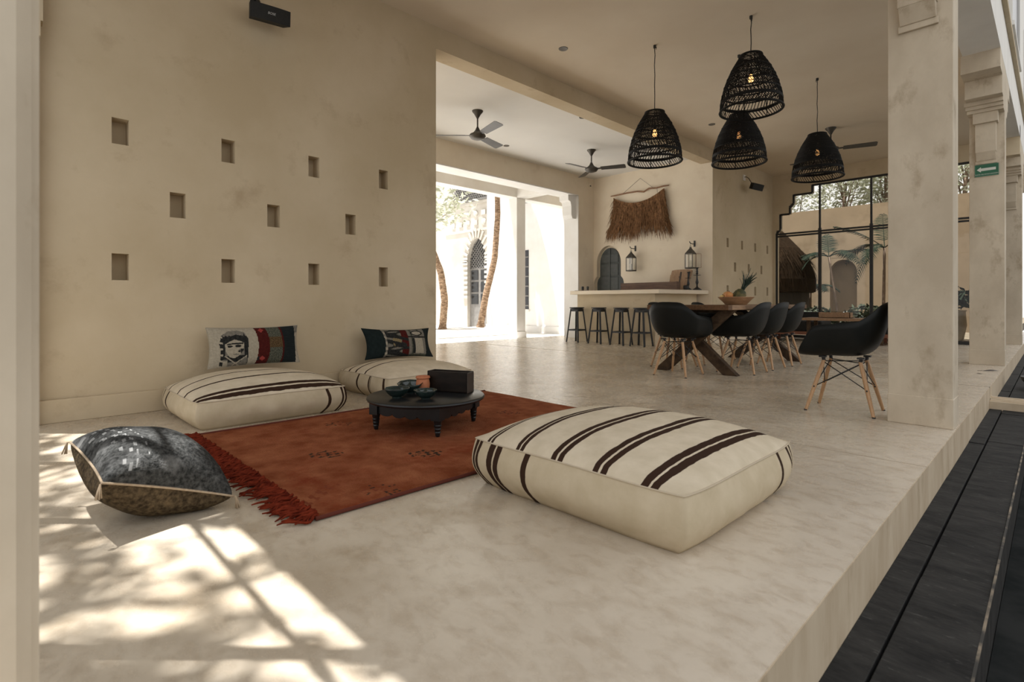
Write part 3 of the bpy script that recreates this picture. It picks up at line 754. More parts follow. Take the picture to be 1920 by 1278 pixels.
r, sf, per = pillow('patchwork_pillow', M2, .76, .30, .13, p2, [TEAL,INK,LIN,REDF,MIDP,GOLD,TWD,NAVY], 'dark teal pillow with busy printed patches on the far pouf', 'pillow', n=(120,60), pinch=.10)
m = MB(); m.tube([sf(u,v,1) for u,v in per], .003, 5, closed=True); m.build('seam', TEAL, r, smooth=True)
# grey floor cushion
WOOL = mat('charcoal_wool', (.020,.021,.020), (.085,.085,.082), rough=1., scale=75., detail=8., contrast=(.36,.66), spec=.08, bump=.6, bscale=160., spots=((.20,.20,.195), 8., .54, .74))
WOOLL = mat('light_grey_wool', (.16,.16,.155), (.28,.28,.27), rough=1., scale=40., spec=.08, coord='UV')
WOOLB = mat('brown_black_wool', (.030,.022,.014), (.13,.095,.055), rough=1., scale=60., detail=8., contrast=(.35,.68), spec=.08, bump=.5, bscale=160.)
def p3(u, v):
    # x: along near seam (left->right), y: depth.  light woven bands near the left edge
    x = u + .10*math.sin(2*v)
    if -.72 < x < -.69 or -.57 < x < -.555: return 1 if math.sin(v*34+9*x) > -.2 else 0
    if -.90 < x < -.86 and math.sin(v*21) > .5 or -.81 < x < -.77 and math.sin(v*21+2) > .6: return 1
    return 0
nl, nr, fl = Vector((-2.19,.25,.205)), Vector((-2.235,.635,.055)), Vector((-2.69,.215,.245))
fr_ = fl + (nr-nl); cen = (nl+nr+fl+fr_)/4
ex = (nr-nl); ey = (fl-nl)
M3 = basis(cen, ex, ey)
r, sf, per = pillow('floor_cushion', M3, ex.length*1.06, ey.length*1.03, .30, p3, [WOOL,WOOLL,WOOLB], 'plump charcoal wool cushion with cord edge and tassels on sunlit floor', 'cushion', n=(90,90), backmi=2, pw=.40, pinch=.06)
CORDB = mat('beige_cord', (.36,.27,.18), (.46,.36,.25), rough=.9, scale=80.)
m = MB(); m.tube([sf(u,v,1)*1.003 for u,v in per], .0042, 6, closed=True); m.build('edge_cord', CORDB, r, smooth=True)
for u, v in ((-1,-1),(1,-1),(1,1),(-1,1)):
    p = sf(u,v,1); out = Vector((p.x,p.y,0)).normalized()
    m = MB()
    for k in range(9):
        a = random.uniform(-.35,.35); q = p + out*.012
        zmin = -cen.z + .004
        e = q + Vector((out.x*.012+a*.03, out.y*.012+random.uniform(-.3,.3)*.03, 0)); e.z = max(zmin, q.z-.045)
        m.tube([p, q, (q+e)/2+Vector((0,0,.003)), e], .0025, 5)
    m.build('tassel', CORDB, r, smooth=True)

# ------------------------------------------------------------------ moulded armchairs
def make_chair(label):
    root = empty('moulded_armchair', (0,0,0), 0, label, 'chair', 'black moulded armchairs')
    # rim of the shell, right half, front (+y) to back (-y)
    rim = [(0,.245,.408),(.10,.248,.411),(.19,.247,.422),(.245,.240,.442),(.282,.222,.478),(.300,.190,.536),(.307,.155,.598),(.308,.118,.634),(.306,.03,.648),(.297,-.09,.660),(.278,-.15,.672),(.238,-.215,.728),(.175,-.262,.783),(.09,-.288,.803),(0,-.295,.806)]
    def cr(t):
        k = len(rim)-1; t = max(0,min(k-1e-6,t)); i = int(t); f = t-i
        g = lambda q: Vector(rim[q]) if 0 <= q <= k else (Vector((-rim[1][0],rim[1][1],rim[1][2])) if q < 0 else Vector((-rim[k-1][0],rim[k-1][1],rim[k-1][2])))
        a, b, c, d = g(i-1), g(i), g(i+1), g(i+2)
        return .5*((2*b)+(c-a)*f+(2*a-5*b+4*c-d)*f*f+(3*b-a-3*c+d)*f**3)
    nh = 32; ring = [cr(i*(len(rim)-1)/nh) for i in range(nh+1)]
    full = ring + [Vector((-p.x,p.y,p.z)) for p in ring[-2:0:-1]]
    K = len(full); lv = 14
    m = MB(); cz = .418
    vs = [Vector((0,-.01,cz))]
    for l in range(1, lv+1):
        t = l/lv
        for R in full:
            rise = max(0, R.z-.43)
            fr = max(0., min(1., (R.y-.1)/.16))
            P0 = Vector((0,-.01,cz)); P1 = Vector((R.x*.62, R.y*.62, cz-.012))
            P2 = Vector((R.x*(.86), R.y*(.80 if R.y < 0 else .9), cz-.008+rise*.05)); P3 = R
            q = (1-t)**3*P0+3*(1-t)**2*t*P1+3*(1-t)*t*t*P2+t**3*P3
            vs.append(q)
    fs = [(0,1+i,1+(i+1)%K) for i in range(K)]
    for l in range(lv-1):
        for i in range(K):
            a = 1+l*K+i; b = 1+l*K+(i+1)%K; fs.append((a,a+K,b+K,b))
    m.add(vs, fs)
    sh = m.build('seat_shell', SHELL, root, smooth=True, fixn=True)
    so_ = sh.modifiers.new('s', 'SOLIDIFY'); so_.thickness = .007; so_.offset = 0
    tops = {}; 
    for sx in (-1,1):
        for sy in (-1,1):
            a = Vector((sx*.105, sy*.115-.01, .375)); b = Vector((sx*.186, sy*.212-.005, 0)); tops[(sx,sy)] = (a,b)
            m = MB(); d = b-a
            m.tube([a, a+d*.12, a+d*.5, a+d*.96, b], [.0125,.014,.0145,.0115,.0105], 12)
            lg = m.build('leg', BEECH, root, smooth=True, ang=50)
            m = MB(); m.tube([b+Vector((0,0,.009)), b], .0115, 12); m.build('glide', BLK, lg)
            m = MB(); m.tube([a+Vector((0,0,-.006)), Vector((sx*.11,sy*.12-.01,.408))], .012, 10)
            m.box((sx*.115-.022,sy*.12-.032,.396),(sx*.115+.022,sy*.12+.012,.408)); m.build('mount', BLK, root)
    m = MB(); lo = .52
    def at(k, f): a, b = tops[k]; return a+(b-a)*f
    for k1, k2 in (((-1,-1),(1,-1)),((-1,1),(1,1)),((-1,-1),(-1,1)),((1,-1),(1,1))):
        m.tube([at(k1,.03), at(k2,lo)], .0036, 6); m.tube([at(k2,.03), at(k1,lo)], .0036, 6)
    for k1, k2 in (((-1,-1),(1,1)),((1,-1),(-1,1))): m.tube([at(k1,.02), at(k2,.02)], .0036, 6)
    for k in tops:
        p = at(k,lo); m.tube([p-Vector((.017,0,0)), p+Vector((.017,0,0))], .006, 6)
    m.build('wire_brace', BLK, root, smooth=True)
    return root
ch = make_chair('black moulded armchair standing alone beside the square column')
ch.location = (-1.10,4.505,0); ch.rotation_euler = (0,0,PI/2+.04)
for (x, y, rz, lab) in ((-2.92,5.42,.03,'black armchair at the near end of the long table'),
    (-2.53,6.15,PI/2,'black armchair nearest on the right side of the table'),
    (-2.53,6.72,PI/2-.03,'middle black armchair on the right side of the table'),
    (-2.52,7.30,PI/2+.03,'farthest black armchair on the right side of the table'),
    (-3.34,6.08,-PI/2,'black armchair nearest on the bar side of the table'),
    (-3.34,6.64,-PI/2+.04,'middle black armchair on the bar side of the table'),
    (-3.34,7.22,-PI/2,'farthest black armchair on the bar side of the table')):
    dup(ch, (x,y,0), rz, lab)

# ------------------------------------------------------------------ dining table
dt = empty('dining_table', (-2.88,6.74,0), 0, 'long dark wood dining table on crossed beam legs', 'table')
zt, hx, hy = .772, .485, 1.25
for k in range(5):
    x0 = -hx+2*hx*k/5
    m = MB(); m.box((x0+.0015,-hy+.10,zt-.052),(x0+2*hx/5-.0015,hy-.10,zt)); m.build('plank', TABLEW2 if k == 4 else TABLEW, dt, bevel=.003)
for s in (-1,1):
    m = MB(); m.box((-hx,min(s*hy,s*(hy-.10)),zt-.053),(hx,max(s*hy,s*(hy-.10)),zt+.001)); m.build('breadboard_end', TABLEW, dt, bevel=.003)
for y in (-1.015,1.015):
    for s in (-1,1):
        m = MB(); p = Vector((s*.40,y+s*.003,.0)); q = Vector((-s*.40,y+s*.003,zt-.055))
        d = (q-p).normalized(); hw = .055; ang = math.atan2(d.z, d.x); wx = hw/abs(math.sin(ang))
        yy0, yy1 = (y-.05, y+.0) if s < 0 else (y+.0, y+.05)
        m.prism([(p.x-wx,p.z),(p.x+wx,p.z),(q.x+wx,q.z),(q.x-wx,q.z)], 'y', yy0-.03*(s<0), yy1+.03*(s>0))
        m.build('leg', BEAMW, dt, bevel=.004)
for y0, y1 in ((-.97,-.2),(.97,.2)):
    m = MB(); m.bar((0,y0,.42),(0,y1,zt-.06), .07, .07); m.build('diagonal_brace', BEAMW, dt)
m = MB(); m.box((-.35,-1.05,zt-.085),(.35,-.99,zt-.053)); m.box((-.35,.99,zt-.085),(.35,1.05,zt-.053)); m.build('cross_bearer', BEAMW, dt)
fb = empty('fruit_bowl', (-2.66,6.30,zt+.001), .3, 'wide carved wooden bowl holding fruit on the dining table', 'bowl')
m = MB(); m.lathe([(.11,0),(.118,.004),(.165,.055),(.200,.088),(.204,.094),(.198,.095),(.155,.056),(.10,.016),(0,.014)], 36, warp=lambda w,i: 1+.03*math.sin(2*w)+.012*math.sin(5*w+1)); m.build('body', BOWLW, fb, smooth=True)
pn = empty('pineapple', (-2.63,6.31,zt+.095), 0, 'pineapple with spiky crown leaning in the wooden bowl', 'fruit')
PA = Matrix.Rotation(math.radians(38),4,Vector((-.55,.83,0)).cross(Vector((0,0,1))).normalized()*-1)
PA = Vector((0,0,1)).rotation_difference(Vector((.30,.31,.80))).to_matrix().to_4x4() @ Matrix.Scale(1.3,4)
PSK = mat('pineapple_skin', (.045,.050,.018), (.13,.105,.035), rough=.7, scale=22., contrast=(.45,.6))
m = MB(); m.lathe([(.0,-.07),(.035,-.065),(.052,-.03),(.056,.0),(.052,.035),(.036,.065),(.018,.075)], 40, M=PA, warp=lambda w,i: 1+.06*math.sin(10*w+(i%2)*PI)); m.build('body', PSK, pn, smooth=True)
rnd = random.Random(4)
m = MB()
for k in range(34):
    a = rnd.uniform(0,2*PI); sp_ = rnd.uniform(.05,.75); l = rnd.uniform(.14,.25)*(1-.35*sp_)
    pts = []
    for s in range(6):
        t = s/5; out = .012+sp_*l*t*t*.75
        pts.append(Vector((out*math.cos(a), out*math.sin(a), .065+l*t*(1-.25*sp_*t))))
    vs = []
    for s, p in enumerate(pts):
        wd = .011*(1-(s/5)**1.5)+.0006; tv = Vector((-math.sin(a),math.cos(a),0))
        nv = Vector((math.cos(a),math.sin(a),0))*.004
        vs += [PA @ (p-tv*wd), PA @ (p-nv), PA @ (p+tv*wd)]
    m.add(vs, [f for s in range(5) for f in ((s*3,s*3+1,s*3+4,s*3+3),(s*3+1,s*3+2,s*3+5,s*3+4))])
cw = m.build('leaf_crown', mat('pineapple_leaf', (.018,.032,.022), (.045,.07,.048), rough=.5, scale=30.), pn, smooth=True); cw['label'] = 'dark green spiky leaf crown'
def fruit(name, p, r, col, col2, label, sq=.93):
    o = empty(name, p, 0, label, 'fruit'); m = MB()
    m.lathe([(r*math.sin(PI*k/14)*(1 if k not in (0,14) else 0), -r*sq*math.cos(PI*k/14)) for k in range(15)], 24); m.build('body', mat(name+'_skin', col, col2, rough=.6, scale=20.), o, smooth=True)
    m = MB(); m.tube([(0,0,r*sq*.97),(0.004,0,r*sq+.012)], .004, 6); m.build('stem', BARK, o)
fruit('melon', (-2.765,6.31,zt+.105), .062, (.45,.24,.09), (.56,.34,.15), 'round tan melon in the wooden bowl beside the pineapple')
fruit('mango', (-2.715,6.24,zt+.112), .048, (.50,.16,.05), (.58,.30,.10), 'orange red fruit resting between the melon and the pineapple')
fruit('lemon', (-2.80,6.25,zt+.085), .036, (.60,.42,.14), (.66,.5,.2), 'small yellow fruit at the left rim of the wooden bowl')

# ------------------------------------------------------------------ bar, stools and things on it
bar = empty('bar_counter', (-5.9,8.6,0), 0, 'plastered bar counter with thick pale top', 'counter')
off = Vector((5.9,-8.6,0))
def sh(poly): return [(p[0]+5.9,p[1]-8.6) for p in poly]
m = MB(); m.prism(sh([(-7.03,8.5),(-4.965,8.5),(-4.73,9.96),(-5.6,9.96),(-5.6,9.4),(-7.03,9.4)]), 'z', .965, 1.04); m.build('countertop', PLB, bar, bevel=.008)
m = MB(); m.prism(sh([(-6.96,8.66),(-5.14,8.66),(-4.95,9.90),(-5.45,9.90),(-5.45,9.25),(-6.96,9.25)]), 'z', 0, .965); m.build('body', PL, bar)
m = MB(); m.prism(sh([(-6.97,8.64),(-5.13,8.64),(-5.12,8.70),(-6.97,8.70)]), 'z', 0, .09); m.build('plinth', PL, bar, bevel=.004)
def make_stool(label):
    root = empty('bar_stool', (0,0,0), 0, label, 'stool', 'black bar stools'); H = .705
    m = MB(); m.lathe([(.135,H-.022),(.150,H-.016),(.150,H-.004),(.143,H),(0,H-.004)], 36); m.lathe([(.0,H-.024),(.118,H-.024),(.122,H-.052),(.112,H-.055),(.0,H-.03)], 36); m.build('seat', STOOLB, root, smooth=True, ang=40)
    for sx in (-1,1):
        for sy in (-1,1):
            m = MB(); m.bar((sx*.085,sy*.085,H-.03),(sx*.150,sy*.150,0), .034, .026, up=(sx,sy,0)); m.build('leg', STOOLB, root, bevel=.003)
    z = .245; f = .085+(.15-.085)*(1-z/(H-.03))
    for a, b in (((-f,-f),(f,-f)),((-f,f),(f,f)),((-f,-f),(-f,f)),((f,-f),(f,f))):
        m = MB(); m.bar((*a,z),(*b,z), .018, .026); m.build('footrest', STOOLB, root)
    for a, b in (((-.088,-.088),(.088,-.088)),((-.088,.088),(.088,.088)),((-.088,-.088),(-.088,.088)),((.088,-.088),(.088,.088))):
        m = MB(); m.bar((*a,H-.065),(*b,H-.065), .014, .04); m.build('seat_rail', STOOLB, root)
    return root
st = make_stool('black bar stool farthest left, closest to the bright courtyard'); st.location = (-6.81,8.455,0)
dup(st, (-6.245,8.435,0), .02, 'second black bar stool from the courtyard end')
dup(st, (-5.715,8.42,0), -.02, 'third black bar stool from the courtyard end')
dup(st, (-5.30,8.455,0), .03, 'black bar stool closest to the dining table')
CT = 1.041
tr = empty('wooden_trough', (-5.60,9.22,CT), -.02, 'long dark wooden trough lying along the bar top', 'trough')
m = MB(); m.box((-.63,-.07,0),(.63,.07,.012)); m.box((-.63,-.07,0),(.63,-.052,.155)); m.box((-.63,.052,0),(.63,.07,.155)); m.build('body', BRNW, tr, bevel=.003)
for s in (-1,1):
    m = MB(); m.box((s*.62-.012,-.072,0),(s*.62+.012,.072,.157)); m.build('end_board', BRNW, tr, bevel=.003)
bd = empty('carved_board', (-5.22,9.66,CT), 0, 'worn wooden board leaning behind the trough on the bar', 'board')
Mb = Matrix.Rotation(math.radians(-14),4,'X')
m = MB(); pts = [(-.215,0),(.16,0),(.235,.40),(.235,.415),(.12,.43),(-.10,.43),(-.19,.415),(-.20,.33),(-.215,.325)]
vs = [Mb @ Vector((x,y,z)) for y in (0,.045) for x,z in pts]; k = len(pts)
m.add(vs, [tuple(range(k)), tuple(range(2*k-1,k-1,-1))]+[(i,i+k,(i+1)%k+k,(i+1)%k) for i in range(k)]); m.build('slab', BOARDW, bd)
for x in (-.015,.165):
    m = MB(); vs = [Mb @ Vector(v) for v in ((x,-.004,.02),(x+.022,-.004,.02),(x+.05,-.004,.38),(x+.01,-.004,.38),(x,.004,.02),(x+.022,.004,.02),(x+.05,.004,.38),(x+.01,.004,.38))]
    m.add(vs, [(0,1,2,3),(7,6,5,4),(0,4,5,1),(1,5,6,2),(2,6,7,3),(3,7,4,0)]); m.build('groove', BRNW2, bd)
def candlestick(x, y, s, label):
    o = empty('candlestick', (x,y,CT), 0, label, 'candlestick', 'turned candlesticks'); S_ = Matrix.Scale(s,4)
    m = MB(); m.lathe([(.088,0),(.088,.012),(.060,.03),(.030,.052),(.018,.064)], 28, M=S_); m.build('base', BLK, o, smooth=True, ang=50)
    m = MB(); m.lathe([(.016,.06),(.014,.10),(.024,.13),(.030,.155),(.022,.185),(.015,.23),(.013,.275),(.016,.283)], 24, M=S_); m.build('stem', BLK, o, smooth=True)
    m = MB(); m.lathe([(.016,.282),(.070,.288),(.072,.294),(.016,.296)], 28, M=S_); m.build('drip_plate', BLK, o, smooth=True, ang=50)
    m = MB(); m.lathe([(.016,.294),(.014,.31),(.026,.325),(.015,.345),(.026,.365),(.015,.385),(.024,.405),(.018,.418),(.036,.432),(.036,.442),(.0,.442)], 24, M=S_); m.build('socket', BLK, o, smooth=True, ang=60)
candlestick(-4.855,9.72,1.0,'tall black turned candlestick at the wall end of the bar')
candlestick(-4.93,9.52,.79,'short black candlestick between the board and the tall one')
m = MB(); m.lathe([(.030,0),(.05,.006),(.055,.05),(.05,.085),(.04,.088),(.045,.05),(.0,.01)], 20); tag(m.build('black_cup', BLK, loc=(-4.895,9.36,CT), smooth=True), 'small black cup at the foot of the short candlestick', 'cup')
for x, lab in ((-6.895,'left black pepper mill at the courtyard end of bar'),(-6.765,'right black pepper mill at the courtyard end of bar')):
    o = empty('pepper_mill', (x,8.75,CT), 0, lab, 'pepper mill', 'pepper mills')
    m = MB(); m.lathe([(.025,0),(.027,.01),(.026,.035)], 20); m.build('glass_base', mat('smoky_glass', (.10,.08,.06), rough=.1), o, smooth=True)
    m = MB(); m.lathe([(.026,.035),(.027,.04),(.026,.088),(.02,.094),(0,.095)], 20); m.build('cap', BLK, o, smooth=True, ang=50)
m = MB(); m.box((-.17,-.05,0),(.11,.05,.008)); tag(m.build('small_tray', BRNW, loc=(-6.80,8.63,CT), bevel=.002), 'thin dark tray in front of the pepper mills on the bar', 'tray')

# ------------------------------------------------------------------ wall lanterns, hanging, sensor, speakers
def make_lantern(label, x, zc):
    o = empty('wall_lantern', (x,9.97,zc), 0, label, 'lantern', 'glass wall lanterns'); y = -.17; w = .075
    m = MB(); m.box((-.018,-.012,.02),(.018,0,.14)); m.build('wall_plate', BLK, o, bevel=.003)
    m = MB(); m.tube([(0,-.01,.075),(0,-.10,.07),(0,-.17,.075),(0,-.20,.09),(0,-.215,.11)], .008, 8); m.tube([(0,y,.07),(0,y,.025)], .004, 6)
    m.tube([(.014*math.cos(t*PI/6),y,.018+.014*math.sin(t*PI/6)) for t in range(12)], .003, 5, closed=True); m.build('bracket_arm', BLK, o, smooth=True)
    z1, z0 = -.13, -.41
    m = MB(); m.lathe([(w*1.50,z1-.004),(w*1.52,z1+.004),(.03,z1+.10),(.022,z1+.105),(.022,z1+.13),(0,z1+.135)], 4, c=(0,y,0), M=Matrix.Rotation(PI/4,4,'Z')); m.build('roof', PEWTER, o)
    m = MB()
    for sx in (-1,1):
        for sy in (-1,1): m.box((sx*w-.006,y+sy*w-.006,z0),(sx*w+.006,y+sy*w+.006,z1))
    for z in (z0,z1-.008):
        for s in (-1,1):
            m.box((-w,y+s*w-.006,z),(w,y+s*w+.006,z+.012)); m.box((s*w-.006,y-w,z),(s*w+.006,y+w,z+.012))
    m.build('frame', PEWTER, o)
    m = MB(); m.box((-w-.008,y-w-.008,z0-.014),(w+.008,y+w+.008,z0)); m.build('base', PEWTER, o, bevel=.003)
    for a, b in (((-w,y-w),(w,y-w)),((-w,y+w),(w,y+w)),((-w,y-w),(-w,y+w)),((w,y-w),(w,y+w))):
        m = MB(); m.add([(*a,z0),(*b,z0),(*b,z1),(*a,z1)], [(0,1,2,3)]); m.build('pane', LGLASS, o)
    m = MB(); m.lathe([(.022,z0),(.022,z0+.15),(0,z0+.152)], 16, c=(0,y,0)); m.build('candle', mat('wax', (.62,.58,.48), rough=.5), o, smooth=True, ang=50)
    return o
make_lantern('glass wall lantern beside the arched grey door', -6.40, 1.90)
l2 = make_lantern('glass wall lantern above the tall black candlestick', -5.03, 1.895)
m = MB()
for a, b in (((.085,-.11,-.405),(.085,-.11,-.135)),((.165,-.06,-.405),(.165,-.06,-.135)),((.085,-.11,-.405),(.165,-.06,-.405)),((.085,-.11,-.135),(.165,-.06,-.135))): m.tube([a,b], .004, 5)
dd = m.build('open_door_frame', mat('copper_frame', (.25,.14,.08), rough=.4, metal=.5), l2); dd['label'] = 'thin copper coloured open lantern door'

wh = empty('raffia_hanging', (-6.29,9.96,3.2), 0, 'shaggy brown raffia wall hanging on a crooked branch', 'wall hanging')
m = MB(); bp_ = [(-.73,-.04,.0),(-.62,-.04,.02),(-.3,-.045,.045),(-.02,-.05,.045),(.12,-.05,.035),(.24,-.05,.09),(.42,-.045,.095),(.60,-.04,.12),(.73,-.04,.115)]
bp_ = [(x,y,z-.09) for x,y,z in [(-.72,-.04,.09),(-.60,-.04,.09),(-.30,-.045,.10),(-.02,-.05,.095),(.14,-.05,.065),(.26,-.05,.115),(.44,-.045,.10),(.60,-.04,.115),(.72,-.04,.11)]]
m.tube(bp_, [.011,.015,.017,.017,.018,.018,.017,.015,.012], 8); m.build('branch', BRANCH, wh, smooth=True)
m = MB(); m.tube([(-.40,-.03,0.02),(0.02,-.005,.29),(.36,-.03,.02)], .003, 5); m.tube([(.45,-.045,0),(.46,-.05,-.09)], .003, 5); m.build('string', CORD, wh)
topz = lambda s: -.05 - .17*(1-((s-.15)/.95)**2)*(1 if s < .15 else 1) + .02*s if abs(s) <= 1 else 0
def topz(s):
    return -.03 - .20*max(0,1-abs((s+.05)/1.0)**2.0) 
rnd = random.Random(12)
m = MB()
nx, ny = 60, 24
def hang(s, t):
    half = .635+.07*t + .10*t*t*(1 if s > 0 else .8)*.6
    x = half*s
    fold = .035*math.sin(9*s+.6)+.02*math.sin(17*s)
    zb = -.80 + .03*math.sin(5*s)
    z = topz(s)*(1-t)+zb*t
    return Vector((x, -.055-.05*(1-s*s)*t - fold*t*.9, z))
for j in range(ny+1):
    for i in range(nx+1):
        p = hang(-1+2*i/nx, j/ny); p += Vector((rnd.uniform(-.004,.004),rnd.uniform(-.006,.006)-(.010 if j%3 == 0 else 0),0)); m.v.append(p[:])
for j in range(ny):
    for i in range(nx):
        a = j*(nx+1)+i; m.f.append((a,a+1,a+nx+2,a+nx+1)); m.m.append(0)
m.build('woven_skirt', RAFF, wh, smooth=False)
m = MB()
for k in range(900):
    s = rnd.uniform(-1,1); t0 = rnd.choice((rnd.uniform(.0,.9),rnd.uniform(.8,1.),rnd.uniform(.8,1.)))
    if rnd.random() < .18: s = rnd.choice((-1,1))*rnd.uniform(.93,1.0)
    p = hang(s,t0); l = rnd.uniform(.12,.34)*(1 if t0 < .75 else 1.0)
    e = p + Vector((rnd.uniform(-.05,.05)+.07*s, -.03-rnd.uniform(0,.03), -l)); e.y = min(e.y,-.02)
    mid = (p+e)/2 + Vector((rnd.uniform(-.01,.01),-.018,0)); p.y -= .008
    wv = Vector((rnd.uniform(.003,.007),rnd.uniform(-.002,.002),0))
    m.add([p-wv,p+wv,mid+wv,mid-wv,e+wv*.3,e-wv*.3], [(0,1,2,3),(3,2,4,5)])
fr = m.build('fringe', RAFF, wh, fixn=False); fr['kind'] = 'stuff'; fr['label'] = 'long loose raffia fringe strips'

def speaker(name, loc, M, label, L, Hh, Dd, mark):
    o = empty(name, loc, 0, label, 'speaker')
    m = MB(); n = 12; prof = []
    for i in range(n+1):
        t = -1+2*i/n; prof.append((L/2*t, Dd/2 + .018*(1-t*t)))
    prof += [(L/2*.86,-Dd/2),(-L/2*.86,-Dd/2)]
    k = len(prof)
    vs = [M @ Vector((x,-y,z)) for z in (-Hh/2,Hh/2) for x,y in prof]
    m.add(vs, [tuple(range(k)),tuple(range(2*k-1,k-1,-1))]+[(i,i+k,(i+1)%k+k,(i+1)%k) for i in range(k)])
    m.build('cabinet', SPK, o)
    if mark:
        cu = bpy.data.curves.new('logo_lettering','FONT'); cu.body = mark; cu.size = .026; cu.align_x = 'CENTER'; cu.align_y = 'CENTER'; cu.extrude = .0006; cu.shear = .2
        cu.materials.append(MARK); t = bpy.data.objects.new('logo_lettering', cu); t = realise(t); t.parent = o
        t.matrix_local = M @ Matrix.Translation((0.0,-(Dd/2+.0195),0)) @ Matrix.Rotation(PI/2,4,'X')
    return o
# left wall: the speaker's front faces +x, tipped down
Ms = Matrix.Rotation(PI/2,4,'Z') @ Matrix.Rotation(math.radians(14),4,'X') @ Matrix.Rotation(math.radians(-4),4,'Y')
o = speaker('wall_speaker', (-4.50,1.585,3.16), Ms, 'black wall speaker high on the left niche wall', .315, .115, .10, 'BOSE')
m = MB(); m.tube([(-.155,-.06,.16),(-.10,-.06,.155),(-.04,-.06,.10),(-.02,-.06,.05)], .009, 8); m.box((-.162,-.09,.12),(-.15,-.03,.20)); m.build('bracket', BLK, o, smooth=True, ang=40)
Ms = Matrix.Rotation(PI/2-.5,4,'Z') @ Matrix.Rotation(math.radians(18),4,'X') @ Matrix.Rotation(math.radians(8),4,'Y')
o = speaker('wall_speaker', (-4.40,11.45,3.24), Ms, 'small black speaker on a bent bracket above the far niches', .27, .13, .12, None)
m = MB(); m.tube([(-.255,-.02,.24),(-.20,-.02,.24),(-.15,-.02,.20),(-.10,-.01,.10),(-.03,0,.05)], .009, 8); m.build('bracket_arm', CHROME, o, smooth=True)
m = MB(); m.box((-.26,-.06,.17),(-.235,.03,.29)); m.build('wall_plate', WHT, o, bevel=.004)
o = empty('motion_sensor', (-7.53,9.80,3.52), 0, 'tiny wall sensor in the corner above the courtyard opening', 'sensor')
m = MB(); m.box((0,-.035,-.045),(.035,.035,.055)); m.build('housing', PLB, o, bevel=.008); m = MB(); m.box((.034,-.02,-.04),(.042,.02,-.012)); m.build('lens', BLK, o)

# ------------------------------------------------------------------ woven pendants
def pend_prof(t):    # t from 0 (bottom) to 1 (top) -> radius
    pts = [(0,.300),(.10,.300),(.25,.290),(.45,.262),(.62,.226),(.78,.182),(.90,.140),(1.0,.105)]
    for (a,ra),(b,rb) in zip(pts,pts[1:]):
        if t <= b: f = (t-a)/(b-a); return ra+(rb-ra)*f
    return pts[-1][1]
PH = .575
def shade_mesh(dense, seed):
    m = MB(); rnd = random.Random(seed)
    def P(w, t, dr=0): r = pend_prof(t)+dr; return (r*math.cos(w), r*math.sin(w), PH*t)
    # open slanted band at the bottom and others
    def strands(t0, t1, cnt, slant, rad, seg):
        for k in range(cnt):
            w0 = 2*PI*k/cnt + rnd.uniform(-.01,.01)
            m.tube([P(w0+slant*(s/seg), t0+(t1-t0)*s/seg, rnd.uniform(-.001,.001)) for s in range(seg+1)], rad, 4, cap=False)
    strands(.02,.155,58,.17,.0042,2)
    strands(.195,.32,56,-.09,.0050,2)
    n1 = 78 if not dense else 140
    for a, b, sl in ((.32,.46,.25),(.46,.60,-.25),(.60,.75,.25),(.75,.99,-.35)):
        strands(a,b,n1,sl,.0030,3)
        strands(a,b,int(n1*.8),-sl*.9,.0026,3)
    zs = [.155,.17,.185,.20,.32,.335,.46,.468,.60,.612,.75,.762]
    zs += [.53,.67,.84] + ([.36,.385,.41,.435,.49,.51,.55,.575,.63,.65,.70,.72,.80,.88,.92,.95] if dense else [.39,.91])
    for t in zs:
        m.tube([P(2*PI*k/40,t+rnd.uniform(-.002,.002),.002) for k in range(40)], .0055 if t in (.155,.17,.185,.32,.46,.60,.75) else .0032, 5, closed=True)
    for k in range(8):
        m.tube([P(2*PI*k/8, s/10) for s in range(11)], .005, 5)
    return m
def make_pendant(loc, ztop, dense, label, seed):
    o = empty('pendant_lamp', loc, seed*.7, label, 'lamp', 'black woven pendant lamps')
    shade_mesh(dense, seed).build('woven_shade', RATT, o, fixn=False)
    m = MB(); m.tube([(.302*math.cos(2*PI*k/48),.302*math.sin(2*PI*k/48),.010) for k in range(48)], .0125, 8, closed=True); m.build('bottom_rim', RATT, o, smooth=True)
    m = MB(); m.tube([(.106*math.cos(2*PI*k/36),.106*math.sin(2*PI*k/36),PH) for k in range(36)], .010, 8, closed=True)
    m.tube([(-.105,0,PH-.01),(.105,0,PH-.01)], .005, 6); m.build('top_ring', RATT, o, smooth=True)
    m = MB(); L_ = ztop-loc[2]; m.tube([(.004*math.sin(3*s),.003*math.cos(4*s),PH*.74+(L_-PH*.74)*s/8) for s in range(9)], .0048, 6); m.build('cord', CORD, o, smooth=True)
    m = MB(); m.tube([(0,0,L_-.03),(0,0,L_)], .016, 10); m.tube([(.012,0,L_-.05),(.02,0,L_-.02)], .004, 5); m.build('ceiling_hook', BLK, o)
    m = MB(); m.tube([(0,0,PH*.66),(0,0,PH*.76)], .018, 12); m.build('lamp_holder', BLK, o, smooth=True, ang=40)
    m = MB(); m.lathe([(.012,PH*.66),(.020,PH*.62),(.026,PH*.57),(.022,PH*.53),(0,PH*.515)], 20); m.build('bulb', BULB, o, smooth=True)
    return o
for k, (x, y, zb, zt_, dn, lab) in enumerate(((-3.24,5.45,2.425,ZC,0,'black woven pendant hanging lowest left, in front of the raffia hanging'),
    (-2.21,5.61,2.79,ZC,0,'highest and largest looking black woven pendant, on the shortest cord'),
    (-2.66,6.39,2.475,ZC,1,'densely woven dark pendant hanging just below the highest one'),
    (-2.21,7.80,2.455,ZC,1,'black woven pendant farthest away, in front of the garden window'))):
    make_pendant((x,y,zb), zt_, dn, lab, k+1)

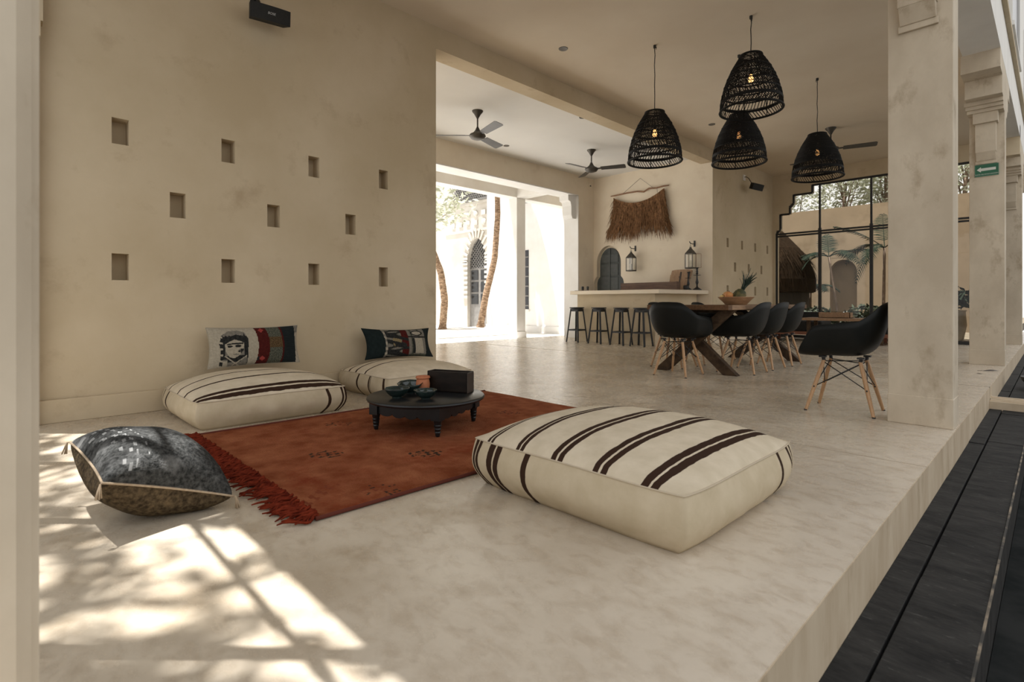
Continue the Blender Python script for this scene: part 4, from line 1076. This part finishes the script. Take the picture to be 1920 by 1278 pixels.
# ------------------------------------------------------------------ ceiling fans
def make_fan(loc, drop, ang, label, R=.62):
    o = empty('ceiling_fan', loc, 0, label, 'ceiling fan', 'dark ceiling fans')
    m = MB(); m.lathe([(.085,0),(.082,-.012),(.05,-.05),(.022,-.10),(.014,-.115)], 24); m.build('canopy', PEWTER, o, smooth=True, ang=50)
    m = MB(); m.tube([(0,0,-.10),(0,0,-drop+.10)], .012, 10); m.build('rod', PEWTER, o, smooth=True)
    m = MB(); m.lathe([(.014,-drop+.13),(.04,-drop+.075),(.07,-drop+.04),(.118,-drop+.015),(.125,-drop-.01),(.10,-drop-.045),(.05,-drop-.062),(0,-drop-.064)], 28); m.build('motor', PEWTER, o, smooth=True, ang=50)
    for k in range(3):
        M = Matrix.Rotation(ang+k*2*PI/3,4,'Z') @ Matrix.Translation((0,0,-drop)) @ Matrix.Rotation(math.radians(-13),4,'X')
        m = MB(); m.box((.09,-.022,-.004),(.22,.022,.004), M=M)
        vs = [M @ Vector(v) for v in ((.18,-.06,-.003),(R-.02,-.075,-.003),(R,-.055,-.003),(R,.055,-.003),(R-.02,.075,-.003),(.18,.06,-.003))]
        vs += [M @ Vector(v) for v in ((.18,-.06,.003),(R-.02,-.075,.003),(R,-.055,.003),(R,.055,.003),(R-.02,.075,.003),(.18,.06,.003))]
        m.add(vs, [tuple(range(6)),tuple(range(11,5,-1))]+[(i,i+6,(i+1)%6+6,(i+1)%6) for i in range(6)]); m.build('blade', mat('fan_blade', (.035,.031,.027), (.05,.045,.04), rough=.4, scale=6.), o)
    return o
make_fan((-6.06,5.16,3.68), .37, math.radians(-13), 'dark ceiling fan over the bar bay, closest to the long wall', R=.66)
make_fan((-6.11,8.02,3.68), .36, math.radians(25), 'dark ceiling fan nearer the raffia hanging', R=.64)
make_fan((-2.68,10.19,3.78), .36, math.radians(17), 'ceiling fan partly hidden behind the farthest pendant', R=.66)
for (x, y, z, lab) in ((-4.03,4.75,ZC,'recessed ceiling spot before the long beam'),(-5.13,6.51,3.68,'recessed ceiling spot just past the long beam'),
    (-7.03,6.68,3.68,'recessed ceiling spot near the courtyard opening'),(-4.01,8.55,ZC,'recessed ceiling spot between the pendants'),(-3.96,12.28,ZC,'recessed ceiling spot by the garden window wall')):
    o = empty('recessed_spot', (x,y,z), 0, lab, 'ceiling light', 'recessed ceiling spots')
    m = MB(); m.lathe([(.030,-.004),(.052,-.006),(.055,0),(.030,0)], 28); m.build('bezel', CHROME, o, smooth=True, ang=40)
    m = MB(); m.lathe([(.03,-.001),(.0,-.0012)], 24); m.build('lens', SPOTL, o)

# ------------------------------------------------------------------ sign, leaf, deck object
sg = empty('arrow_sign', (-.62,9.10,2.50), 0, 'green exit route sign with a white arrow on the column', 'sign')
m = MB(); m.box((-.115,-.012,-.075),(.115,-.001,.075)); m.build('board', GREEN, sg, bevel=.001)
m = MB(); m.prism([(-.095,.012),(-.055,.046),(-.055,.028),(.088,.028),(.088,-.006),(-.055,-.006),(-.055,-.022)], 'y', -.0135, -.0115); m.build('arrow', SIGNW, sg)
m = MB()
for a, b in (((-.115,-.075),(.115,-.070)),((-.115,.070),(.115,.075)),((-.115,-.075),(-.110,.075)),((.110,-.075),(.115,.075))): m.box((a[0],-.0132,a[1]),(b[0],-.0115,b[1]))
m.build('border', mat('sign_border', (.10,.22,.15), rough=.6), sg)
cu = bpy.data.curves.new('lettering','FONT'); cu.body = 'RUTA DE EVACUACIÓN'; cu.size = .021; cu.align_x = 'CENTER'; cu.extrude = .0004; cu.materials.append(SIGNW)
t = bpy.data.objects.new('lettering', cu); t = realise(t); t.parent = sg; t.location = (0,-.0128,-.058); t.rotation_euler = (PI/2,0,0)
o = empty('fallen_leaf', (-.53,8.30,.002), .7, 'dry fallen leaf on the floor before the arrow sign column', 'leaf')
m = MB(); m.add([(-.09,0,.002),(-.04,.014,.010),(.03,.017,.014),(.09,0,.004),(.03,-.017,.004),(-.04,-.012,.002),(0,0,.016)], [(0,1,6),(1,2,6),(2,3,6),(3,4,6),(4,5,6),(5,0,6)]); m.build('blade', BRNW2, o); m = MB(); m.tube([(-.09,0,.003),(-.14,.01,.003)], .002, 5); m.build('stalk', BRNW2, o)
m = MB(); m.add([(-.03,0,.002),(0,.01,.006),(.03,0,.002),(0,-.01,.002)], [(0,1,2,3)]); m.add([(-.03,0,.001),(0,.01,.001),(.03,0,.001),(0,-.01,.001)], [(3,2,1,0)])
tag(m.build('fallen_leaf', BRNW2, loc=(-.60,7.9,0), fixn=False), 'tiny fallen leaf nearer the floor joint', 'leaf')
o = empty('fire_bowl', (-.10,8.55,-.2), 0, 'black rounded bowl on the slate paving at the right edge', 'bowl')
m = MB(); m.lathe([(.07,.0),(.09,.01),(.15,.06),(.185,.11),(.19,.13),(.18,.14),(.17,.13),(.12,.06),(0,.03)], 32); m.build('body', BLK, o, smooth=True)
m = MB(); m.tube([(.187*math.cos(2*PI*k/36),.187*math.sin(2*PI*k/36),.137) for k in range(36)], .007, 6, closed=True); m.build('rim', BLK, o, smooth=True)

# ------------------------------------------------------------------ lounge by the garden window
lt = empty('coffee_table', (-2.81,11.55,0), 0, 'low plank coffee table beyond the dining chairs', 'table')
for k in range(3):
    m = MB(); m.box((-.65,-.30+.2*k+.002,.455),(.65,-.10+.2*k-.002,.505)); m.build('plank', TABLEW2, lt, bevel=.003)
for sx in (-1,1):
    for sy in (-1,1):
        m = MB(); m.box((sx*.55-.03,sy*.22-.03,0),(sx*.55+.03,sy*.22+.03,.455)); m.build('leg', BEAMW, lt)
pb = empty('planter_box', (-2.96,11.55,.506), 0, 'shallow wooden box on the low plank table', 'box')
m = MB(); m.box((-.27,-.10,0),(.27,.10,.012)); m.box((-.27,-.10,0),(.27,-.085,.105)); m.box((-.27,.085,0),(.27,.10,.105)); m.box((-.27,-.1,0),(-.255,.1,.105)); m.box((.255,-.1,0),(.27,.1,.105)); m.build('body', TABLEW2, pb, bevel=.002)
m = MB(); m.box((-.254,-.084,.012),(.254,.084,.085)); m.build('gravel_fill', SOIL, pb)
def daybed(x0, x1, y0, y1, label, arm):
    o = empty('daybed', ((x0+x1)/2,(y0+y1)/2,0), 0, label, 'sofa', 'black cushioned daybeds'); a = (x1-x0)/2; b = (y1-y0)/2
    m = MB(); m.box((-a,-b,.13),(a,b,.20)); m.build('frame', REDW, o, bevel=.005)
    for sx in (-1,1):
        for sy in (-1,1):
            m = MB(); m.box((sx*(a-.08)-.03,sy*(b-.08)-.03,0),(sx*(a-.08)+.03,sy*(b-.08)+.03,.13)); m.build('leg', REDW, o)
    m = MB(); m.box((-a+.03,-b+.03,.20),(a-.03,b-.03,.42)); m.build('seat_cushion', SOFA, o, bevel=.03)
    m = MB(); m.box((-a+.03,b-.20,.42),(a-.03,b-.03,.60)); m.build('back_cushion', SOFA, o, bevel=.03)
    if arm:
        m = MB(); m.bar((-a+.02,-b+.05,.50),(-a+.02,b-.05,.62), .05, .035); m.box((-a,-b,.2),(-a+.04,-b+.06,.5)); m.box((-a,b-.06,.2),(-a+.04,b,.62)); m.build('armrest', REDW, o)
daybed(-4.45,-3.30,12.0,12.75,'black daybed in the corner beneath the stepped window', 0)
daybed(-2.45,-1.55,11.95,12.75,'black daybed with reddish frame beside the square column', 1)

# ------------------------------------------------------------------ planting helpers
def leaf_cloud(mb, c, rad, n, size, rnd, flat=1.):
    for _ in range(n):
        while True:
            p = Vector((rnd.uniform(-1,1),rnd.uniform(-1,1),rnd.uniform(-1,1)))
            if p.length < 1: break
        p = Vector((p.x*rad[0],p.y*rad[1],p.z*rad[2]))+Vector(c)
        a = Vector((rnd.gauss(0,1),rnd.gauss(0,1),rnd.gauss(0,.6)*flat)).normalized(); b = a.orthogonal().normalized()
        b = Quaternion(a, rnd.uniform(0,6.28)) @ b
        s = size*rnd.uniform(.6,1.3)
        mb.add([p-a*s, p+b*s*.38, p+a*s, p-b*s*.38], [(0,1,2,3)])
def tree(x, y, z0, h, crown, n, size, mt, label, cat, seed, group, trunk_r=.09, lean=0, clumps=7):
    rnd = random.Random(seed); o = empty('tree', (x,y,z0), 0, label, cat, group)
    m = MB(); pts = [(lean*t*h+.08*math.sin(3*t+seed),.06*math.sin(4*t+seed*2),h*t) for t in [k/8 for k in range(9)]]
    m.tube(pts, [trunk_r*(1-.55*k/8) for k in range(9)], 9); m.build('trunk', BARK, o, smooth=True)
    m = MB(); cl = []
    for k in range(clumps):
        a = 2*PI*k/clumps+rnd.uniform(-.4,.4); r = rnd.uniform(.25,.8)
        e = Vector((lean*h+crown[0]*r*math.cos(a), crown[1]*r*math.sin(a), h+rnd.uniform(-.6,.7)*crown[2])); cl.append(e)
        b = Vector(pts[rnd.choice((4,5,6,7))]); m.tube([b, (b+e)/2+Vector((0,0,.15)), e], [trunk_r*.28,trunk_r*.16,trunk_r*.06], 6)
    m.build('branch', BARK, o, smooth=True)
    m = MB()
    for e in cl: leaf_cloud(m, e, (crown[0]*.5,crown[1]*.5,crown[2]*.5), n//clumps, size, rnd)
    f = m.build('crown', mt, o, fixn=False); f['kind'] = 'stuff'
    return o
def frond(mb, base, a, l, arch, rnd, nl=20, wid=.36, rise=.7):
    """one pinnate palm leaf"""
    d = Vector((math.cos(a),math.sin(a),0)); pts = []
    for s in range(13):
        t = s/12; pts.append(base + d*(l*t*(1-.25*arch*t)) + Vector((0,0,l*(rise*t-arch*t*t))))
    mb.tube(pts, [.012*(1-.8*s/12) for s in range(13)], 5)
    side = Vector((-d.y,d.x,0))
    for k in range(nl):
        t = .18+.80*k/(nl-1); i = min(11,int(t*12)); f = t*12-i; p = pts[i].lerp(pts[i+1],f); tg = (pts[i+1]-pts[i]).normalized()
        ll = wid*(1-abs(2*t-.95)**2*.75)
        for s in (-1,1):
            e = p + (side*s*.75+tg*.55).normalized()*ll + Vector((0,0,-.25*ll+rnd.uniform(-.02,.02)))
            w_ = tg*.016; mid = (p+e)/2+Vector((0,0,.02))
            mb.add([p-w_,p+w_,mid+w_*1.1,mid-w_*1.1,e], [(0,1,2,3),(3,2,4)])
def palm(x, y, z0, h, lean, fr, label, seed, r=.05, group=None, name='palm', bark=BARK):
    rnd = random.Random(seed); o = empty(name, (x,y,z0), 0, label, 'palm', group)
    m = MB(); pts = [(lean[0]*t*h,lean[1]*t*h+.03*math.sin(4*t),h*t) for t in [k/10 for k in range(11)]]
    m.tube(pts, [r*(1-.3*k/10)*(1+.10*(k%2)) for k in range(11)], 10); m.build('trunk', bark, o, smooth=True)
    tp = Vector(pts[-1])
    for a, l, arch, rise in fr:
        m = MB(); frond(m, tp, a, l, arch, rnd, rise=rise); m.build('frond', PALMG, o, fixn=False)
    return o

# ------------------------------------------------------------------ garden beyond the window
m = MB(); m.box((-14,13.35,-.3),(-.9,40,-.02)); struct('ground', m, SOIL, 'garden ground beyond the window')
GY = 19.
m = MB()
gx0, gx1 = -5.02, -4.28
m.box((-14,GY,-.1),(gx0,GY+.3,3.80)); m.box((gx1,GY,-.1),(-1.0,GY+.3,3.80)); m.box((gx0,GY,2.2),(gx1,GY+.3,3.80)); m.box((gx0-.2,GY+.28,-.1),(gx1+.2,GY+.32,3.6))
cxx, rr = (gx0+gx1)/2, (gx1-gx0)/2
def arch_fill(mb, cx, r, zs, rise, ztop, y0, y1, n=20):
    for k in range(n):
        t0, t1 = PI*k/n, PI*(k+1)/n
        mb.prism([(cx+r*math.cos(t1),zs+rise*math.sin(t1)),(cx+r*math.cos(t0),zs+rise*math.sin(t0)),(cx+r*math.cos(t0),ztop),(cx+r*math.cos(t1),ztop)], 'y', y0, y1)
arch_fill(m, cxx, rr, 1.75, .40, 2.21, GY, GY+.29)
struct('wall_garden', m, TAN, 'tan garden wall with an arched recess')
m = MB(); m.box((-1.0,13.6,-.1),(-.7,GY+.3,3.2)); struct('wall_garden', m, TAN, 'garden side wall')
hut = empty('thatched_hut', (-6.15,16.3,0), 0, 'shaggy thatched garden hut seen through the window', 'hut')
for k in range(6):
    a = 2*PI*k/6+.3; m = MB(); m.tube([(1.15*math.cos(a),1.15*math.sin(a),-.02),(1.12*math.cos(a),1.12*math.sin(a),1.7)], .05, 8); m.build('post', BARK, hut, smooth=True)
m = MB(); m.lathe([(1.44,1.10),(1.46,1.45),(1.36,1.80),(1.05,2.35),(.5,3.0),(.15,3.35),(0,3.4)], 40); m.lathe([(1.40,1.08),(.1,3.0),(0,3.0)], 32); m.build('roof', THATCH, hut)
rnd = random.Random(21); m = MB()
for k in range(2600):
    a = rnd.uniform(0,2*PI); t = rnd.random()**.5; r_ = 1.42*t+.04; z = 3.35-1.45*t-.35*max(0,t-.85)/.15 + .02
    l = rnd.uniform(.2,.6); d = Vector((math.cos(a),math.sin(a),0)); p = d*r_+Vector((0,0,z)); e = p + d*l*.62*(1 if t < .88 else .25) + Vector((rnd.uniform(-.08,.08),rnd.uniform(-.08,.08),-l)); sd = Vector((-d.y,d.x,0))*rnd.uniform(.012,.024)
    m.add([p-sd,p+sd,e], [(0,1,2)])
f = m.build('thatch_strands', THATCH, hut, fixn=False); f['kind'] = 'stuff'
m = MB(); m.lathe([(1.28,-.02),(1.28,1.6)], 24); m.build('inner_screen', mat('dark_cane', (.012,.010,.008), (.028,.022,.016), rough=.9, scale=14., stretch=(6,6,.3)), hut)
palm(-3.98,16.0,-.02,2.05,(-.13,.0),[(.2,1.15,.35,.45),(1.2,1.0,.5,.5),(2.9,1.05,.5,.45),(4.2,1.0,.6,.5),(5.6,1.3,.75,.55),(1.9,.75,.10,1.0),(3.5,.8,.8,.4)],'slender palm in front of the arched recess in garden',31,.035,'palms in the garden')
palm(-3.05,16.0,-.02,2.2,(.02,.0),[(.4,1.0,.5,.8),(1.8,1.1,.2,1.1),(2.9,1.2,.9,.6),(3.4,1.2,.4,.9),(4.4,1.1,.9,.5),(5.6,1.0,.8,.6),(3.9,1.0,1.2,.3)],'bushy palm against the right window mullion',32,.04,'palms in the garden')
palm(-5.2,17.6,-.02,1.25,(.03,.0),[(a,.9,.7,.6) for a in (.3,1.3,2.4,3.4,4.5,5.5)],'low palm tucked beside the thatched hut',33,.04,'palms in the garden')
palm(-1.55,15.0,-.02,.9,(.0,.0),[(a,.48,.8,.7) for a in (.3,1.3,2.4,3.4,4.5,5.5)],'low palm seen in the gap between the columns',34,.05,'palms in the garden')
def shrub(x, y, h, n, label, seed):
    rnd = random.Random(seed); o = empty('shrub', (x,y,-.02), 0, label, 'shrub', 'garden shrubs')
    m = MB(); 
    for k in range(5): a = k*1.26; m.tube([(0,0,0),(.25*h*math.cos(a),.25*h*math.sin(a),h*.7)], [.012,.005], 5)
    m.build('stem', BARK, o); m = MB(); leaf_cloud(m, (0,0,h*.55), (h*.7,h*.5,h*.5), n*2, .09, rnd); f = m.build('foliage', LEAFG, o, fixn=False); f['kind'] = 'stuff'
shrub(-4.3,15.2,.7,220,'dark shrub at the foot of the slender palm',41); shrub(-3.3,15.4,.75,240,'dark shrub below the bushy palm',42); shrub(-5.25,14.6,.75,240,'dark shrub in front of the thatched hut',43); shrub(-2.4,17.8,.9,220,'dark shrub along the garden wall',44)
pt = empty('stone_planter', (-1.55,14.35,-.02), 0, 'pale stone planter outside the window by the column', 'planter')
m = MB(); m.lathe([(.16,0),(.22,.06),(.27,.35),(.25,.62),(.27,.66),(.24,.66),(.22,.55),(0,.5)], 28); m.build('pot', POTM, pt, smooth=True, ang=50)
m = MB(); rnd = random.Random(8); leaf_cloud(m, (0,0,.9), (.35,.35,.3), 160, .13, rnd); f = m.build('foliage', PALMG, pt, fixn=False); f['kind'] = 'stuff'
# trees beyond the garden wall
for k, (x, y, h, ln, lab) in enumerate(((-8.6,23.,5.3,.02,'pale leafed tree above the thatched hut'),(-7.0,22.,5.0,-.05,'pale leafed tree with leaning trunk above the garden wall'),(-5.4,21.4,5.0,.06,'pale leafed tree in the middle of the garden window'),
    (-3.9,22.,5.2,-.03,'pale leafed tree at the right of the garden window'),(-2.0,21.,4.9,.02,'pale leafed tree glimpsed between the columns'),(-10.6,24.,5.6,.0,'pale leafed tree farthest left beyond the garden wall'))):
    tree(x, y, 0, h, (1.5,.9,1.5), 2600, .085, LEAFP, lab, 'tree', 50+k, 'trees beyond the garden wall', trunk_r=.11, lean=ln, clumps=9)

# ------------------------------------------------------------------ sunlit courtyard
m = MB(); m.box((-30,-2,-.3),(-8.4,30,-.03)); struct('ground', m, COURT, 'pale courtyard paving')
m = MB(); m.box((-11.95,10.55,-.1),(-7.95,10.9,6.5)); m.box((-11.97,10.52,-.1),(-9.0,10.55,.16)); struct('wall_courtyard', m, WHT, 'white sunlit courtyard wall behind the porch pillar')
# wall with horseshoe door
AY = 11.3
ax0, ax1 = -13.80, -12.82
m = MB(); m.box((-22,AY,-.1),(ax0,AY+.3,7)); m.box((ax1,AY,-.1),(-11.0,AY+.3,7)); m.box((ax0,AY,2.95),(ax1,AY+.3,7))
cxa, ra = (ax0+ax1)/2, (ax1-ax0)/2
arch_fill(m, cxa, ra, 1.95, .98, 2.96, AY, AY+.3)
m.box((-15,AY-.03,3.16),(-11.95,AY,3.24)); m.box((-15,AY-.05,4.05),(-11.95,AY,4.15))
for k in range(9):        # ribbed arch surround
    for s in (-1,1):
        z = .95+.16*k; x = cxa+s*(ra+.07)
        m.box((x-.13,AY-.05,z),(x+.13,AY,z+.085))
for k in range(13):
    t = PI*(k+.5)/13; M = Matrix.Translation((cxa+(ra+.12)*math.cos(t),AY-.025,2.05+1.05*math.sin(t))) @ Matrix.Rotation(-t,4,'Y')
    m.box((-.15,-.025,-.04),(.15,.025,.04), M=M)
struct('wall_courtyard', m, mat('darker_white_plaster', (.56,.53,.48), (.46,.42,.365), rough=.9, scale=1.2, detail=7., spec=.15), 'white courtyard wall with the ribbed arched doorway')  # plaster a step darker than the neighbouring white wall
dr = MB(); dr.box((ax0,AY+.12,-.05),(ax1,AY+.16,1.95))
GRY = mat('grey_door_paint', (.16,.15,.14), (.21,.20,.185), rough=.7, scale=9.)
dro = dr.build('door_2', GRY); dro['kind'] = 'structure'; dro['label'] = 'grey arched courtyard door with lattice fanlight'
for s in (0,1):
    for k in range(3):
        x = cxa-.46+.48*s; m = MB(); m.box((x+.06,AY+.10,.75+.4*k),(x+.40,AY+.125,1.08+.4*k)); m.build('pane', mat('dark_pane', (.03,.03,.03), rough=.08), dro)
m = MB()
for k in range(-8,9):
    for s in (-1,1):
        x = cxa+.13*k; m.bar((x-.5,AY+.12,1.95+0),(x-.5+s*1.1,AY+.12,3.05), .02, .02)
lat = m.build('lattice_fanlight', GRY, dro)
m = MB(); m.prism([(ax0,1.9),(ax1,1.9)]+[(cxa+ra*math.cos(PI*k/12),1.95+1.0*math.sin(PI*k/12)) for k in range(13)], 'y', AY+.17, AY+.2); m.build('fanlight_backing', mat('fan_dark', (.05,.05,.05), rough=.6), dro)
# relief plaques
for r_ in range(2):
    for k in range(6):
        x = -14.55+.40*k; z = 3.42+.30*r_; m = MB(); 
        if (k+r_)%2: m.box((x-.10,AY-.04,z-.06),(x+.10,AY-.002,z+.10))
        else: m.lathe([(.11,0),(.10,.03),(.04,.04),(0,.04)], 14, M=Matrix.Translation((x,AY-.002,z+.02)) @ Matrix.Rotation(PI/2,4,'X'))
        tag(m.build('relief_plaque', mat('plaque', (.45,.41,.35), (.60,.57,.52), rough=.9, scale=9.)), 'small carved plaque in the relief band above the courtyard door', 'plaque', 'relief plaques above the courtyard door')
# lattice balcony screen
lb = empty('lattice_screen', (-13.2,AY-.08,4.55), 0, 'dark lattice screen high above the courtyard door', 'screen')
m = MB(); m.box((-1.1,-.02,-.40),(1.25,.0,-.36)); m.box((-1.1,-.02,.36),(1.25,.0,.40)); m.build('frame', GRY, lb)
m = MB()
for k in range(-12,14):
    for s in (-1,1): m.bar((.1*k-s*.2,-.01,-.38),(.1*k+s*.55-s*.2,-.01,.38), .022, .022)
m.build('lattice', GRY, lb); m = MB(); m.box((-1.1,.01,-.38),(1.25,.03,.38)); m.build('backing', mat('lattice_dark', (.06,.06,.055), rough=.8), lb)
# slit window
f = MB(); f.box((-10.40,10.535,.62),(-10.20,10.552,2.26)); wo = f.build('window_4', mat('slit_dark', (.03,.03,.035), rough=.2)); wo['kind'] = 'structure'; wo['label'] = 'narrow dark window in the white courtyard wall'
for k in range(6): m = MB(); m.box((-10.40,10.52,.70+.27*k),(-10.20,10.54,.73+.27*k)); m.build('bar', GRY, wo)
m = MB(); m.box((-10.44,10.50,.55),(-10.16,10.55,.61)); m.build('sill', WHT, wo)
fl_ = empty('floodlight', (-10.02,10.55,3.68), 0, 'small floodlight mounted high on the white courtyard wall', 'lamp')
m = MB(); m.box((-.11,-.30,-.08),(.11,-.20,.08), M=Matrix.Rotation(.35,4,'X')); m.build('housing', mat('flood', (.25,.25,.25), (.15,.15,.15), rough=.4, scale=5.), fl_, bevel=.008); m = MB(); m.tube([(0,0,0),(0,-.2,.02)], .012, 6); m.build('arm', CHROME, fl_)
# courtyard palms, tree and planter
def ctrunk(x, y, pts, r, label):
    o = empty('palm_tree', (x,y,-.03), 0, label, 'palm', 'courtyard palms')
    m = MB(); k = 26; P = []
    for s in range(k):
        t = s/(k-1)*(len(pts)-1); i = min(len(pts)-2,int(t)); f = t-i; P.append(tuple(a+(b-a)*f for a,b in zip(pts[i],pts[i+1])))
    m.tube(P, [r*(1.25 if s < 2 else 1)*(1-.25*s/k)*(1+.07*(s%2)) for s in range(k)], 12); m.build('trunk', PBARK, o, smooth=True)
    rnd = random.Random(int(abs(x)*100)); tp = Vector(P[-1])
    for a in range(9):
        m = MB(); frond(m, tp, a*.7, .75, .6, rnd, rise=.7); m.build('frond', PALMG, o, fixn=False)
ctrunk(-10.85,9.30,[(0,0,0),(.12,.12,1.0),(.25,.33,2.0),(.28,.42,3.2),(.25,.4,4.8)],.092,'leaning palm trunk in front of the courtyard door')
ctrunk(-10.75,7.98,[(0,0,0),(.05,.05,.9),(-.02,-.02,1.6),(-.35,-.25,2.6),(-.7,-.5,4.6)],.09,'palm trunk half hidden by the long wall edge')
tree(-12.6,8.6,-.03,3.9,(1.5,1.3,1.1),900,.10,LEAFP,'pale tree leaning over the courtyard at the wall edge','tree',71,None,trunk_r=.07,lean=-.03,clumps=7)
pw = empty('planter_bench', (-10.1,7.6,-.03), 0, 'low white masonry planter at the palm feet', 'planter')
m = MB(); m.box((-1.3,-.5,0),(.35,2.2,.14)); m.build('wall', WHT, pw, bevel=.01); m = MB(); m.box((-1.2,-.4,.14),(.25,2.1,.16)); m.build('gravel_fill', COURT, pw)

# ------------------------------------------------------------------ tree outside the near window (its shade dapples the floor)
rnd = random.Random(99); o = empty('tree', (-4.4,-2.6,-.2), 0, 'garden tree outside the near window', 'tree')
m = MB(); m.tube([(0,0,0),(.1,.1,2.),(.3,.4,4.2),(.6,.9,5.6)], [.14,.12,.09,.05], 10); m.build('trunk', BARK, o, smooth=True)
m = MB(); ml = MB()
for k in range(72):
    e = Vector((rnd.uniform(-1.7,2.6) if k < 34 else (rnd.uniform(-1.8,.2) if k < 46 else rnd.uniform(.6,2.7)), rnd.uniform(.8,1.9), rnd.uniform(6.6,9.0)))
    if k >= 58: e = Vector((rnd.uniform(.1,2.5), rnd.uniform(1.15,1.5), rnd.uniform(7.8,8.6)))
    b = Vector((.6,.9,5.6)); m.tube([b,(b+e)/2+Vector((0,0,.2)),e], [.03,.02,.006], 6)
    leaf_cloud(ml, e, (.46,.10,.15), 15, .10, rnd)
m.build('branch', BARK, o, smooth=True); f = ml.build('crown', LEAFG, o, fixn=False); f['kind'] = 'stuff'
